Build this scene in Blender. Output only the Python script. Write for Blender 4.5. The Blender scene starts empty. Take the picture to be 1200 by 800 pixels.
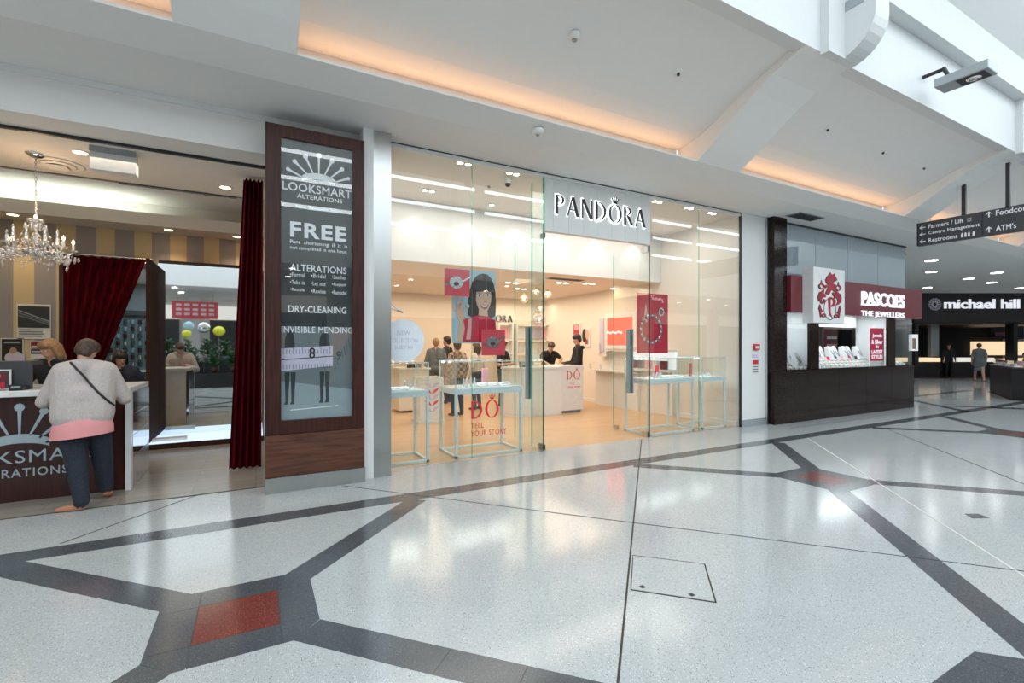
import bpy, bmesh, math, random
from mathutils import Vector, Matrix
random.seed(7)
C = bpy.context.scene.collection
SC = bpy.context.scene
PI = math.pi

# ---------------------------------------------------------------- camera, sky, daylight, exposure
EYE = 1.56                      # camera height
YAW = math.atan2(300, 556)      # turned right of the shop fronts' normal
cam = bpy.data.objects.new('camera', bpy.data.cameras.new('camera'))
C.objects.link(cam); SC.camera = cam
cam.location = (0, 0, EYE); cam.rotation_euler = (PI/2, 0, -YAW)
cam.data.sensor_width = 36.0; cam.data.lens = 36.0*556/1200
cam.data.shift_y = 5/1200; cam.data.clip_end = 200; cam.data.clip_start = .05

world = bpy.data.worlds.new('sky'); SC.world = world; world.use_nodes = True
wn = world.node_tree.nodes; wl = world.node_tree.links
bg = wn['Background']; bg.inputs['Color'].default_value = (.80, .91, 1, 1); bg.inputs['Strength'].default_value = 1.2
SC.view_settings.view_transform = 'Standard'; SC.view_settings.look = 'None'
SC.view_settings.gamma = 1; SC.view_settings.use_curve_mapping = False
SC.view_settings.exposure = 0.33
SC.cycles.max_bounces = 10; SC.cycles.diffuse_bounces = 4; SC.cycles.glossy_bounces = 4
SC.cycles.transparent_max_bounces = 16; SC.cycles.caustics_reflective = False; SC.cycles.caustics_refractive = False
SC.cycles.sample_clamp_indirect = 6

def area(name, loc, size, energy, color, rot=(0,0,0), size_y=None, spread=None):
    l = bpy.data.lights.new(name, 'AREA'); l.energy = energy; l.color = color; l.size = size
    if size_y: l.shape = 'RECTANGLE'; l.size_y = size_y
    if spread: l.spread = spread
    o = bpy.data.objects.new(name, l); C.objects.link(o); o.location = loc; o.rotation_euler = rot
    return o
def spot(name, loc, energy, color, angle=80, blend=.6, rot=(0,0,0), r=.03):
    l = bpy.data.lights.new(name, 'SPOT'); l.energy = energy; l.color = color
    l.spot_size = math.radians(angle); l.spot_blend = blend; l.shadow_soft_size = r
    o = bpy.data.objects.new(name, l); C.objects.link(o); o.location = loc; o.rotation_euler = rot
    return o
# daylight falling through the skylight over the concourse
for sx in (-6, 4, 14, 24):
    area('skylight_daylight', (sx, -1.7, 8.3), 9, 285, (.86, .94, 1), size_y=5.4)
# strip lamps added behind the camera to brighten the fascia and streak the glass
for k in range(9):
    for z in (5.7, 6.5, 7.3): area('added_fill_strip', (-6+3.8*k, -4.15, z), 3.4, 7, (.90, .96, 1), rot=(PI/2-.25,0,0), size_y=.11)
# light of the two shops' own ceilings
JW = (1, .86, .70)
area('jewellery_front_light', (4.8, 7.1, 4.0), 6, 58, (1,.92,.82), size_y=1.3)
area('jewellery_back_light', (5.0, 10.6, 2.98), 5.5, 140, (1,.82,.62), size_y=3.6)
area('tailor_light', (-2, 7.2, 3.6), 3, 22, (1,.86,.70), size_y=1.4)

# ---------------------------------------------------------------- measuring: pixel of the 1200x800 frame -> point on a plane of the place
cs, sn = math.cos(YAW), math.sin(YAW)
def ray(x, y):
    u = (x-600)/556; v = (405-y)/556
    return (u*cs+sn, -u*sn+cs, v)
def PY(x, y, Y): r = ray(x, y); t = Y/r[1]; return (r[0]*t, Y, EYE+r[2]*t)
def PX(x, y, X): r = ray(x, y); t = X/r[0]; return (X, r[1]*t, EYE+r[2]*t)
def PZ(x, y, Z): r = ray(x, y); t = (Z-EYE)/r[2]; return (r[0]*t, r[1]*t, Z)

# ---------------------------------------------------------------- materials
M = {}
def mat(name, col, rough=.5, metal=0, col2=None, scale=8, detail=3, stretch=(1,1,1), bump=0, emit=None, es=0, spec=.5, coat=0, alpha=None, trans=0):
    m = bpy.data.materials.new(name); m.use_nodes = True; N = m.node_tree.nodes; L = m.node_tree.links
    b = N['Principled BSDF']; b.inputs['Base Color'].default_value = (*col, 1)
    b.inputs['Roughness'].default_value = rough; b.inputs['Metallic'].default_value = metal
    b.inputs['Specular IOR Level'].default_value = spec; b.inputs['Coat Weight'].default_value = coat
    b.inputs['Transmission Weight'].default_value = trans
    if emit: b.inputs['Emission Color'].default_value = (*emit, 1); b.inputs['Emission Strength'].default_value = es
    tc = N.new('ShaderNodeTexCoord'); mp = N.new('ShaderNodeMapping'); mp.inputs['Scale'].default_value = stretch
    nz = N.new('ShaderNodeTexNoise'); nz.inputs['Scale'].default_value = scale; nz.inputs['Detail'].default_value = detail
    L.new(tc.outputs['Object'], mp.inputs['Vector']); L.new(mp.outputs[0], nz.inputs['Vector'])
    if col2 is None: col2 = tuple(c*.94 for c in col)
    rp = N.new('ShaderNodeValToRGB'); rp.color_ramp.elements[0].position = .35; rp.color_ramp.elements[1].position = .65
    rp.color_ramp.elements[0].color = (*col2, 1); rp.color_ramp.elements[1].color = (*col, 1)
    L.new(nz.outputs['Fac'], rp.inputs['Fac']); L.new(rp.outputs['Color'], b.inputs['Base Color'])
    if bump:
        bp = N.new('ShaderNodeBump'); bp.inputs['Strength'].default_value = bump; bp.inputs['Distance'].default_value = .01
        L.new(nz.outputs['Fac'], bp.inputs['Height']); L.new(bp.outputs[0], b.inputs['Normal'])
    M[name] = m; return m
def emis(name, col, s):
    return mat(name, col, .5, emit=col, es=s)
def glassmat(name, tint, f0=.045, rough=0.0, extra=0):
    """architectural glass: clear straight through, mirror by the Fresnel law"""
    m = bpy.data.materials.new(name); m.use_nodes = True; N = m.node_tree.nodes; L = m.node_tree.links
    N.remove(N['Principled BSDF']); out = N['Material Output']
    tr = N.new('ShaderNodeBsdfTransparent'); tr.inputs[0].default_value = (*tint, 1)
    gl = N.new('ShaderNodeBsdfGlossy'); gl.inputs['Roughness'].default_value = rough; gl.inputs[0].default_value = (1,1,1,1)
    g = N.new('ShaderNodeNewGeometry'); d = N.new('ShaderNodeVectorMath'); d.operation = 'DOT_PRODUCT'
    L.new(g.outputs['Incoming'], d.inputs[0]); L.new(g.outputs['Normal'], d.inputs[1])
    def mt(op, a, b=None):
        n = N.new('ShaderNodeMath'); n.operation = op
        for i, v in enumerate((a, b)):
            if v is None: continue
            if isinstance(v, (int, float)): n.inputs[i].default_value = v
            else: L.new(v, n.inputs[i])
        return n.outputs[0]
    f = mt('ADD', mt('MULTIPLY', mt('POWER', mt('SUBTRACT', 1, mt('ABSOLUTE', d.outputs['Value'])), 5), 1-f0), f0+extra)
    mx = N.new('ShaderNodeMixShader'); L.new(f, mx.inputs[0]); L.new(tr.outputs[0], mx.inputs[1]); L.new(gl.outputs[0], mx.inputs[2])
    L.new(mx.outputs[0], out.inputs['Surface']); M[name] = m; return m

mat('upstand_dimmed_white', (.66,.68,.68), .5, col2=(.65,.67,.67)); mat('wing_wood', (.050,.022,.016), .7, col2=(.03,.012,.009), scale=5, stretch=(8,8,.6), spec=.08); mat('plaster', (.81,.80,.775), .75, col2=(.80,.79,.765)); mat('plaster_warm', (.80,.77,.72), .7, col2=(.79,.76,.71))  # upstand coat is white paint darkened to offset the strong daylight
mat('white_paint', (.80,.81,.80), .45, col2=(.79,.80,.79)); mat('cream_wall', (.80,.76,.70), .6, col2=(.79,.75,.69)); mat('peach_wall', (.78,.68,.58), .6, col2=(.77,.67,.57))
mat('dark_wood', (.062,.018,.012), .42, col2=(.030,.009,.006), scale=5, stretch=(8,8,.6), spec=.3)
mat('mid_wood', (.13,.045,.022), .35, col2=(.065,.022,.012), scale=4, stretch=(.7,3,9), coat=.3)
mat('brown_laminate', (.050,.012,.010), .30, col2=(.030,.008,.007), scale=4, stretch=(8,8,.6), coat=.2)
mat('steel', (.60,.62,.62), .28, 1, scale=3, stretch=(1,1,.2)); mat('chrome', (.8,.8,.8), .1, 1)
mat('dark_metal', (.05,.05,.055), .4, .6); mat('grey_metal', (.38,.42,.44), .4, .3)
mat('black_stone', (.012,.009,.009), .12, col2=(.030,.017,.014), scale=30, spec=.2)
mat('maroon', (.17,.022,.032), .35); mat('red', (.62,.03,.05), .4); mat('coral', (.80,.10,.13), .5, spec=.2); mat('pink', (.85,.42,.45), .5)
mat('velvet', (.13,.002,.009), .9, col2=(.04,.001,.003), scale=5, stretch=(6,6,.4), spec=.08); mat('black', (.012,.012,.013), .4)
mat('charcoal', (.05,.055,.06), .45); mat('white_gloss', (.82,.83,.83), .2); mat('cyan_frame', (.68,.79,.79), .35)
mat('white_plastic', (.80,.80,.78), .4); mat('grey_plastic', (.30,.32,.33), .5); mat('text_white', (.88,.88,.93), .5)
mat('text_grey', (.45,.55,.60), .35, .3); mat('lilac', (.62,.58,.72), .5); mat('gold', (.75,.52,.22), .3, .8)
mat('silver', (.62,.63,.66), .22, .9); mat('dark_silver', (.22,.23,.26), .3, .6); mat('green_pot', (.08,.30,.09), .6, col2=(.03,.13,.04), scale=14)
mat('leaf', (.05,.16,.05), .6, col2=(.02,.07,.02), scale=20); mat('petal', (.75,.72,.62), .6); mat('yellow', (.75,.72,.05), .35)
mat('skin', (.52,.29,.20), .5, col2=(.47,.25,.17)); mat('skin_tan', (.36,.18,.11), .5); mat('lip', (.45,.08,.09), .4)
mat('eye_dark', (.02,.012,.01), .2)
mat('knit', (.54,.48,.455), .9, col2=(.46,.41,.39), scale=120, stretch=(1,1,.3), bump=.3); mat('pink_shirt', (.80,.33,.33), .8)
mat('navy', (.022,.028,.045), .85, col2=(.014,.018,.03), scale=60); mat('tan_shoe', (.50,.22,.13), .6); mat('brown_shoe', (.10,.055,.035), .6)
mat('hair_brown', (.085,.050,.032), .6, col2=(.035,.020,.014), scale=26, stretch=(3,3,.5), bump=.4)
mat('hair_blond', (.36,.21,.10), .55, col2=(.22,.12,.055), scale=24, stretch=(4,4,.4), bump=.4)
mat('hair_black', (.012,.010,.010), .4, col2=(.03,.022,.02), scale=26, stretch=(3,3,.5)); mat('black_cloth', (.014,.014,.017), .85)
mat('grey_cloth', (.12,.14,.15), .85); mat('jeans', (.05,.07,.11), .85); mat('cream_shirt', (.65,.62,.56), .8)
mat('carpet_grey', (.30,.29,.27), .8); mat('opaque_glass', (.36,.43,.47), .03, col2=(.35,.42,.46), coat=1); mat('hot_red', (.75,.015,.08), .5, spec=.1); mat('crest_red', (.36,.012,.03), .4); mat('crest_dark', (.03,.012,.012), .4)
mat('cardboard', (.60,.42,.26), .7); mat('sky_blue', (.42,.62,.70), .45); mat('poster_skin', (.72,.47,.35), .5); mat('poster_red', (.55,.02,.06), .45)
mat('poster_hair', (.03,.018,.017), .5); mat('paper', (.78,.78,.76), .6); mat('poster_grey', (.050,.058,.062), .4, col2=(.038,.044,.046), scale=2, spec=.2)
mat('poster_light', (.30,.37,.40), .4); mat('poster_mid', (.17,.20,.215), .4); mat('poster_brown', (.24,.19,.18), .4)
mat('teal_grey', (.22,.33,.36), .35); mat('grout', (.055,.05,.04), .9); mat('brass_strip', (.78,.78,.74), .35, .2)
mat('disc_white', (.78,.83,.88), .5)
mat('mirror', (.80,.83,.84), .02, 1, col2=(.80,.83,.84)); mat('silver_foil', (.75,.76,.80), .08, 1)
emis('lamp', (1,.93,.82), 14); emis('lamp_cool', (.95,.97,1), 12); emis('lamp_warm', (1,.62,.32), 16); emis('halo', (.95,.98,1), 1.5)
emis('sign_glow', (.90,.93,1), .55); emis('strip_glow', (.92,1,.97), 3.0); emis('led', (.9,.97,1), 7); emis('cube_glow', (.6,.78,1), .8)
emis('screen_red', (.85,.09,.06), .9); emis('screen_text', (1,.85,.8), 1.0); emis('tile_glow', (.9,.97,1), .9); emis('case_glow', (.92,.96,1), .5)
emis('shelf_glow', (1,.74,.46), .7); emis('panel_glow', (.9,.87,.8), .55)
glassmat('pane', (.96,.98,.975)); glassmat('pane_edge', (.45,.80,.70), .05, .05); glassmat('clear', (.97,.985,.98), .04)
glassmat('crystal', (.90,.89,.88), .30, .05); glassmat('bubble', (.93,.86,.95), .16)

def plaid():
    m = mat('plaid', (.42,.32,.22), .85); N = m.node_tree.nodes; L = m.node_tree.links; b = N['Principled BSDF']
    tc = N.new('ShaderNodeTexCoord'); ck = N.new('ShaderNodeTexChecker'); ck.inputs['Scale'].default_value = 14
    ck.inputs[1].default_value = (.48,.38,.27,1); ck.inputs[2].default_value = (.16,.10,.08,1)
    L.new(tc.outputs['Object'], ck.inputs['Vector']); L.new(ck.outputs['Color'], b.inputs['Base Color'])
plaid()
def terrazzo(name, base, base2, chips, rough, sc=70):
    m = bpy.data.materials.new(name); m.use_nodes = True; N = m.node_tree.nodes; L = m.node_tree.links; b = N['Principled BSDF']
    tc = N.new('ShaderNodeTexCoord')
    def ramp(src, stops):
        r = N.new('ShaderNodeValToRGB'); e = r.color_ramp.elements
        while len(e) < len(stops): e.new(.5)
        for el, (p, c) in zip(e, stops): el.position = p; el.color = (*c, 1)
        L.new(src, r.inputs['Fac']); return r.outputs['Color']
    nz = N.new('ShaderNodeTexNoise'); nz.inputs['Scale'].default_value = 1.6; L.new(tc.outputs['Object'], nz.inputs['Vector'])
    cur = ramp(nz.outputs['Fac'], [(.3, base2), (.7, base)])
    for scale, dens, size, col in chips:
        v = N.new('ShaderNodeTexVoronoi'); v.inputs['Scale'].default_value = scale; L.new(tc.outputs['Object'], v.inputs['Vector'])
        sp = N.new('ShaderNodeSeparateColor'); L.new(v.outputs['Color'], sp.inputs[0])
        a = N.new('ShaderNodeMath'); a.operation = 'LESS_THAN'; L.new(v.outputs['Distance'], a.inputs[0]); a.inputs[1].default_value = size
        c = N.new('ShaderNodeMath'); c.operation = 'LESS_THAN'; L.new(sp.outputs[0], c.inputs[0]); c.inputs[1].default_value = dens
        d = N.new('ShaderNodeMath'); d.operation = 'MULTIPLY'; L.new(a.outputs[0], d.inputs[0]); L.new(c.outputs[0], d.inputs[1])
        mx = N.new('ShaderNodeMixRGB'); L.new(d.outputs[0], mx.inputs[0]); L.new(cur, mx.inputs[1]); mx.inputs[2].default_value = (*col, 1)
        cur = mx.outputs[0]
    L.new(cur, b.inputs['Base Color']); b.inputs['Roughness'].default_value = rough; b.inputs['Specular IOR Level'].default_value = .55
    M[name] = m
terrazzo('terrazzo', (.475,.50,.50), (.445,.47,.47), [(110,.16,.36,(.22,.25,.27)), (150,.30,.36,(.38,.41,.42)), (55,.05,.20,(.20,.22,.24)), (120,.25,.34,(.70,.72,.72))], .13)
terrazzo('dark_granite', (.085,.095,.105), (.065,.075,.085), [(150,.30,.36,(.15,.16,.17)), (110,.22,.34,(.045,.05,.055))], .16)
terrazzo('red_granite', (.19,.045,.036), (.155,.038,.030), [(150,.35,.38,(.34,.10,.08)), (110,.25,.34,(.11,.02,.02))], .16)
def planks(name, c1, c2, c3, rough, w=.16, l=1.2, along='x'):
    m = bpy.data.materials.new(name); m.use_nodes = True; N = m.node_tree.nodes; L = m.node_tree.links; b = N['Principled BSDF']
    tc = N.new('ShaderNodeTexCoord'); mp = N.new('ShaderNodeMapping'); L.new(tc.outputs['Object'], mp.inputs[0])
    if along == 'y': mp.inputs['Rotation'].default_value = (0,0,PI/2)
    br = N.new('ShaderNodeTexBrick'); br.inputs['Scale'].default_value = 1; br.inputs['Brick Width'].default_value = l; br.inputs['Row Height'].default_value = w
    br.inputs['Mortar Size'].default_value = .0025; br.inputs['Color1'].default_value = (*c1,1); br.inputs['Color2'].default_value = (*c2,1); br.inputs['Mortar'].default_value = (*c3,1)
    L.new(mp.outputs[0], br.inputs['Vector'])
    mp2 = N.new('ShaderNodeMapping'); mp2.inputs['Scale'].default_value = (2,22,1) ; L.new(mp.outputs[0], mp2.inputs[0])
    nz = N.new('ShaderNodeTexNoise'); nz.inputs['Scale'].default_value = 1.5; nz.inputs['Detail'].default_value = 4; L.new(mp2.outputs[0], nz.inputs['Vector'])
    mx = N.new('ShaderNodeMixRGB'); mx.blend_type = 'MULTIPLY'; mx.inputs[0].default_value = .3
    L.new(br.outputs['Color'], mx.inputs[1]); L.new(nz.outputs['Fac'], mx.inputs[2]); L.new(mx.outputs[0], b.inputs['Base Color'])
    b.inputs['Roughness'].default_value = rough; M[name] = m
planks('oak_floor', (.72,.48,.27), (.66,.43,.24), (.50,.32,.17), .3)
planks('grey_plank_floor', (.40,.36,.31), (.34,.31,.27), (.2,.18,.15), .22, .18, 1.2)
def stripes():
    m = mat('striped_paper', (.62,.50,.28), .55); N = m.node_tree.nodes; L = m.node_tree.links; b = N['Principled BSDF']
    g = N.new('ShaderNodeNewGeometry'); s = N.new('ShaderNodeSeparateXYZ'); L.new(g.outputs['Position'], s.inputs[0])
    a = N.new('ShaderNodeMath'); a.operation = 'ADD'; a.inputs[1].default_value = 52.59; L.new(s.outputs['X'], a.inputs[0])
    mo = N.new('ShaderNodeMath'); mo.operation = 'MODULO'; mo.inputs[1].default_value = .5; L.new(a.outputs[0], mo.inputs[0])
    lt = N.new('ShaderNodeMath'); lt.operation = 'LESS_THAN'; lt.inputs[1].default_value = .26; L.new(mo.outputs[0], lt.inputs[0])
    mx = N.new('ShaderNodeMixRGB'); L.new(lt.outputs[0], mx.inputs[0]); mx.inputs[1].default_value = (.60,.49,.29,1); mx.inputs[2].default_value = (.30,.285,.28,1)
    L.new(mx.outputs[0], b.inputs['Base Color'])
stripes()

ORD = ['first','second','third','fourth','fifth','sixth','seventh','eighth','ninth','tenth','eleventh','twelfth','thirteenth','fourteenth','fifteenth','sixteenth','seventeenth','eighteenth','nineteenth','twentieth']
# ---------------------------------------------------------------- mesh builder
def frame(p0, p1):
    p0, p1 = Vector(p0), Vector(p1); w = (p1-p0)
    if w.length < 1e-9: w = Vector((0,0,1))
    w = w.normalized(); a = Vector((0,0,1)) if abs(w.z) < .95 else Vector((1,0,0))
    u = w.cross(a).normalized(); v = w.cross(u); return u, v, w
DC = [0]
def dinc():
    DC[0] = (DC[0]+1) % 60; return DC[0]*.00006
class MB:
    def __init__(s): s.v = []; s.f = []; s.mi = []; s.m = []; s.sm = []
    def add(s, vs, fs, m, smooth=False):
        if m not in s.m: s.m.append(m)
        o = len(s.v); s.v += [tuple(p) for p in vs]; k = s.m.index(m)
        for f in fs: s.f.append([i+o for i in f]); s.mi.append(k); s.sm.append(smooth)
        return s
    def box(s, x0, y0, z0, x1, y1, z1, m, b=0):
        if x0 > x1: x0, x1 = x1, x0
        if y0 > y1: y0, y1 = y1, y0
        if z0 > z1: z0, z1 = z1, z0
        if b <= 0:
            vs = [(x,y,z) for z in (z0,z1) for y in (y0,y1) for x in (x0,x1)]
            return s.add(vs, [(0,2,3,1),(4,5,7,6),(0,1,5,4),(2,6,7,3),(0,4,6,2),(1,3,7,5)], m)
        bm = bmesh.new(); bmesh.ops.create_cube(bm, size=1)
        for v in bm.verts: v.co = Vector(((x0+x1)/2+v.co.x*(x1-x0), (y0+y1)/2+v.co.y*(y1-y0), (z0+z1)/2+v.co.z*(z1-z0)))
        bmesh.ops.bevel(bm, geom=list(bm.edges), offset=b, segments=2, affect='EDGES', profile=.5)
        bm.verts.index_update()
        s.add([v.co[:] for v in bm.verts], [[v.index for v in f.verts] for f in bm.faces], m); bm.free(); return s
    def cyl(s, p0, p1, r0, m, r1=None, n=16, caps=True):
        r1 = r0 if r1 is None else r1; u, v, w = frame(p0, p1); p0, p1 = Vector(p0), Vector(p1); vs = []
        for p, r in ((p0,r0),(p1,r1)):
            for k in range(n): a = 2*PI*k/n; vs.append(p+u*math.cos(a)*r+v*math.sin(a)*r)
        s.add(vs, [(k, n+k, n+(k+1)%n, (k+1)%n) for k in range(n)], m, True)
        if caps: s.add(vs[:n], [tuple(range(n))], m); s.add(vs[n:], [tuple(reversed(range(n)))], m)
        return s
    def tube(s, pts, r, m, n=8):
        pts = [Vector(p) for p in pts]; vs = []
        for i, p in enumerate(pts):
            a = pts[max(i-1,0)]; b = pts[min(i+1,len(pts)-1)]; u, v, w = frame(a, b)
            rr = r[i] if isinstance(r, (list,tuple)) else r
            for k in range(n): t = 2*PI*k/n; vs.append(p+u*math.cos(t)*rr+v*math.sin(t)*rr)
        fs = [(i*n+k, (i+1)*n+k, (i+1)*n+(k+1)%n, i*n+(k+1)%n) for i in range(len(pts)-1) for k in range(n)]
        s.add(vs, fs, m, True); s.add(vs[:n], [tuple(range(n))], m); s.add(vs[-n:], [tuple(reversed(range(n)))], m); return s
    def ball(s, c, r, m, n=12, k=8):
        r = (r,r,r) if isinstance(r, (int,float)) else r; vs = [(c[0],c[1],c[2]-r[2])]
        for i in range(1, k):
            a = PI*i/k
            for j in range(n): t = 2*PI*j/n; vs.append((c[0]+r[0]*math.sin(a)*math.cos(t), c[1]+r[1]*math.sin(a)*math.sin(t), c[2]-r[2]*math.cos(a)))
        vs.append((c[0],c[1],c[2]+r[2])); fs = []
        for j in range(n): fs.append((0, 1+(j+1)%n, 1+j)); fs.append((len(vs)-1, len(vs)-1-n+j, len(vs)-1-n+(j+1)%n))
        for i in range(k-2):
            for j in range(n): fs.append((1+i*n+j, 1+i*n+(j+1)%n, 1+(i+1)*n+(j+1)%n, 1+(i+1)*n+j))
        return s.add(vs, fs, m, True)
    def lathe(s, c, prof, m, n=20):
        vs = []
        for r, z in prof:
            for k in range(n): a = 2*PI*k/n; vs.append((c[0]+r*math.cos(a), c[1]+r*math.sin(a), c[2]+z))
        fs = [(i*n+k, i*n+(k+1)%n, (i+1)*n+(k+1)%n, (i+1)*n+k) for i in range(len(prof)-1) for k in range(n)]
        return s.add(vs, fs, m, True)
    def prism(s, pts, fn, d0, d1, m):
        """pts 2-D outline, fn(u, v, d) -> 3-D"""
        n = len(pts); vs = [fn(u,v,d0) for u,v in pts]+[fn(u,v,d1) for u,v in pts]
        return s.add(vs, [tuple(range(n)), tuple(reversed(range(n,2*n)))]+[(k, n+k, n+(k+1)%n, (k+1)%n) for k in range(n)], m)
    def xy(s, pts, z0, z1, m): return s.prism(pts, lambda u,v,d: (u,v,d), z0, z1, m)
    def xz(s, pts, y0, y1, m): return s.prism(pts, lambda u,v,d: (u,d,v), y0, y1, m)
    def yz(s, pts, x0, x1, m): return s.prism(pts, lambda u,v,d: (d,u,v), x0, x1, m)
    def text(s, string, m, x0, z0, w, h, y, ext=.002, off=0, space=1.0, mtx=None, keep=False):
        """lettering in the XZ plane facing -Y, lower left at x0,z0, fitted to w x h"""
        cu = bpy.data.curves.new('t', 'FONT'); cu.body = string; cu.size = 1; cu.extrude = .001; cu.offset = off; cu.space_character = space
        cu.resolution_u = 3
        o = bpy.data.objects.new('t', cu); C.objects.link(o); dg = bpy.context.evaluated_depsgraph_get()
        me = bpy.data.meshes.new_from_object(o.evaluated_get(dg)); bpy.data.objects.remove(o); bpy.data.curves.remove(cu)
        vs = [v.co.copy() for v in me.vertices]
        if not vs: return s
        ax, bx = min(v.x for v in vs), max(v.x for v in vs); ay, by = min(v.y for v in vs), max(v.y for v in vs)
        kx = w/(bx-ax); ky = h/(by-ay)
        if keep: kx = ky
        pts = [Vector((x0+(v.x-ax)*kx, y+(-ext if v.z > 0 else 0), z0+(v.y-ay)*ky)) for v in vs]
        if mtx: pts = [mtx @ p for p in pts]
        s.add(pts, [list(p.vertices) for p in me.polygons], m); bpy.data.meshes.remove(me); return s
    def build(s, name, parent=None, label=None, cat=None, group=None, kind=None, loc=None, rz=0):
        me = bpy.data.meshes.new(name); o = bpy.data.objects.new(name, me); C.objects.link(o)
        off = Vector((0,0,0))
        if parent is not None:
            o.parent = parent; off = Vector(parent.get('_o', (0,0,0)))
            if '_o' in parent: o['_o'] = list(off)
        elif loc is not None: off = Vector((0,0,0)); o.location = loc; o.rotation_euler = (0,0,rz); o['_o'] = [0,0,0]
        elif kind != 'structure' and s.v:
            xs = [v[0] for v in s.v]; ys = [v[1] for v in s.v]; zs = [v[2] for v in s.v]
            off = Vector(((min(xs)+max(xs))/2, (min(ys)+max(ys))/2, min(zs))); o.location = off; o['_o'] = list(off)
        me.from_pydata([(v[0]-off.x, v[1]-off.y, v[2]-off.z) for v in s.v], [], s.f)
        for m in s.m: me.materials.append(M[m])
        me.polygons.foreach_set('material_index', s.mi); me.polygons.foreach_set('use_smooth', s.sm)
        me.update()
        if label: o['label'] = label
        if cat: o['category'] = cat
        if group: o['group'] = group
        if kind: o['kind'] = kind
        return o
def thing(name, label, cat, loc, rz=0, group=None, local=False):
    o = bpy.data.objects.new(name, None); C.objects.link(o); o.location = loc; o.rotation_euler = (0,0,rz); o.empty_display_size = .1
    o['_o'] = [0,0,0] if local else list(loc)
    o['label'] = label; o['category'] = cat
    if group: o['group'] = group
    return o
def struct(name, mb, parent=None): return mb.build(name, parent, kind=None if parent else 'structure')
def dup(root, loc, rz=None, label=None):
    r = root.copy(); C.objects.link(r); r.location = loc
    if rz is not None: r.rotation_euler = (0,0,rz)
    if label: r['label'] = label
    for ch in list(root.children):
        c = ch.copy(); C.objects.link(c); c.parent = r
        for g in list(ch.children): d = g.copy(); C.objects.link(d); d.parent = c
    return r
def one(name, label, cat, fn, group=None):
    mb = MB(); fn(mb); return mb.build(name, None, label, cat, group)
# ================================================================ SETTING: concourse floor
floor = struct('floor', MB().box(-9,-14,-.2, 44,5.93,0, 'terrazzo').box(8.9,5.93,-.2, 44,16,0,'terrazzo'))
PER = 5.96; NX, NY, HW, CH = -.09, 3.17, .41, .145
def tiles(p, q, w, n, mt='dark_granite', name='granite_tile', z=.0015):
    """a band of inlaid tiles from p to q with open joints"""
    p, q = Vector((*p,0)), Vector((*q,0)); d = (q-p); L = d.length; d.normalize(); s = Vector((-d.y,d.x,0))*w/2
    a, b = p+d*.001, q-d*.001
    MB().xy([tuple((a+s*.99)[:2]), tuple((a-s*.99)[:2]), tuple((b-s*.99)[:2]), tuple((b+s*.99)[:2])], -.02, .0006, 'grout').build('grout_bed', floor)
    for k in range(n):
        a = p+d*(L*k/n+.0015); b = p+d*(L*(k+1)/n-.0015)
        c = [a+s, a-s, b-s, b+s]; MB().xy([(v.x,v.y) for v in c], -.02, z, mt).build(name, floor)
def node(cx, cy):
    h, c, r = HW, CH, .21
    g = .0015
    MB().box(cx-h+.145,cy-h+.145,-.02,cx+h-.145,cy+h-.145,.0006,'grout').box(cx-h+.145,cy-h+.01,-.02,cx+h-.145,cy+h-.01,.0005,'grout').box(cx-h+.01,cy-h+.145,-.02,cx+h-.01,cy+h-.145,.0004,'grout').build('grout_bed', floor)
    MB().box(cx-r+g,cy-r+g,-.02, cx+r-g,cy+r-g,.0015,'red_granite').build('red_tile', floor)
    # eight border tiles: four sides, four chamfered corners
    for k in range(4):
        a = k*PI/2; ca, sa = round(math.cos(a)), round(math.sin(a))
        R = lambda u, v: (cx+u*ca-v*sa, cy+u*sa+v*ca)
        MB().xy([R(-r+g,r+g), R(r-g,r+g), R(r-g,h), R(-r+g,h)], -.02, .0015, 'dark_granite').build('granite_tile', floor)
        MB().xy([R(r+g,r+g), R(h,r+g), R(h,h-c), R(h-c,h), R(r+g,h)], -.02, .0015, 'dark_granite').build('granite_tile', floor)
rows = [(NX, NY), (NX+PER/2+.07, NY-2.57)]
ds = CH*.7071
for r in range(2):
    for k in range(-1, 5):
        cx, cy = rows[r][0]+PER*k, rows[r][1]
        if cx > 24: continue
        node(cx, cy)
        e = HW-CH/2
        if r == 0:   # four diagonals, two up to the long band, two down to the next row
            top = 4.70-cy
            for s in (-1, 1):
                tiles((cx+s*e, cy+e), (cx+s*(top+.0), cy+top), CH*1.414, 4, z=.0011)
                tiles((cx+s*e, cy-e), ((cx+2.59, .42) if s > 0 else (cx-2.56, .65)), CH*1.414, 8, z=.0011)
MB().box(-8.9,4.705,-.02,22.9,4.925,.0006,'grout').build('grout_bed', floor)
for k in range(-14, 36):     # the long band that runs beside the shop fronts
    MB().box(k*.62+.0015, 4.70, -.02, (k+1)*.62-.0015, 4.93, .0015, 'dark_granite').build('granite_tile', floor)
# bands in front of the far shops
tiles((14.86,4.8), (17.0,7.0), .2, 5); tiles((17.0,7.0), (22,7.0), .2, 8); tiles((15.7,5.5), (18.5,2.7), .2, 6)
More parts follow.
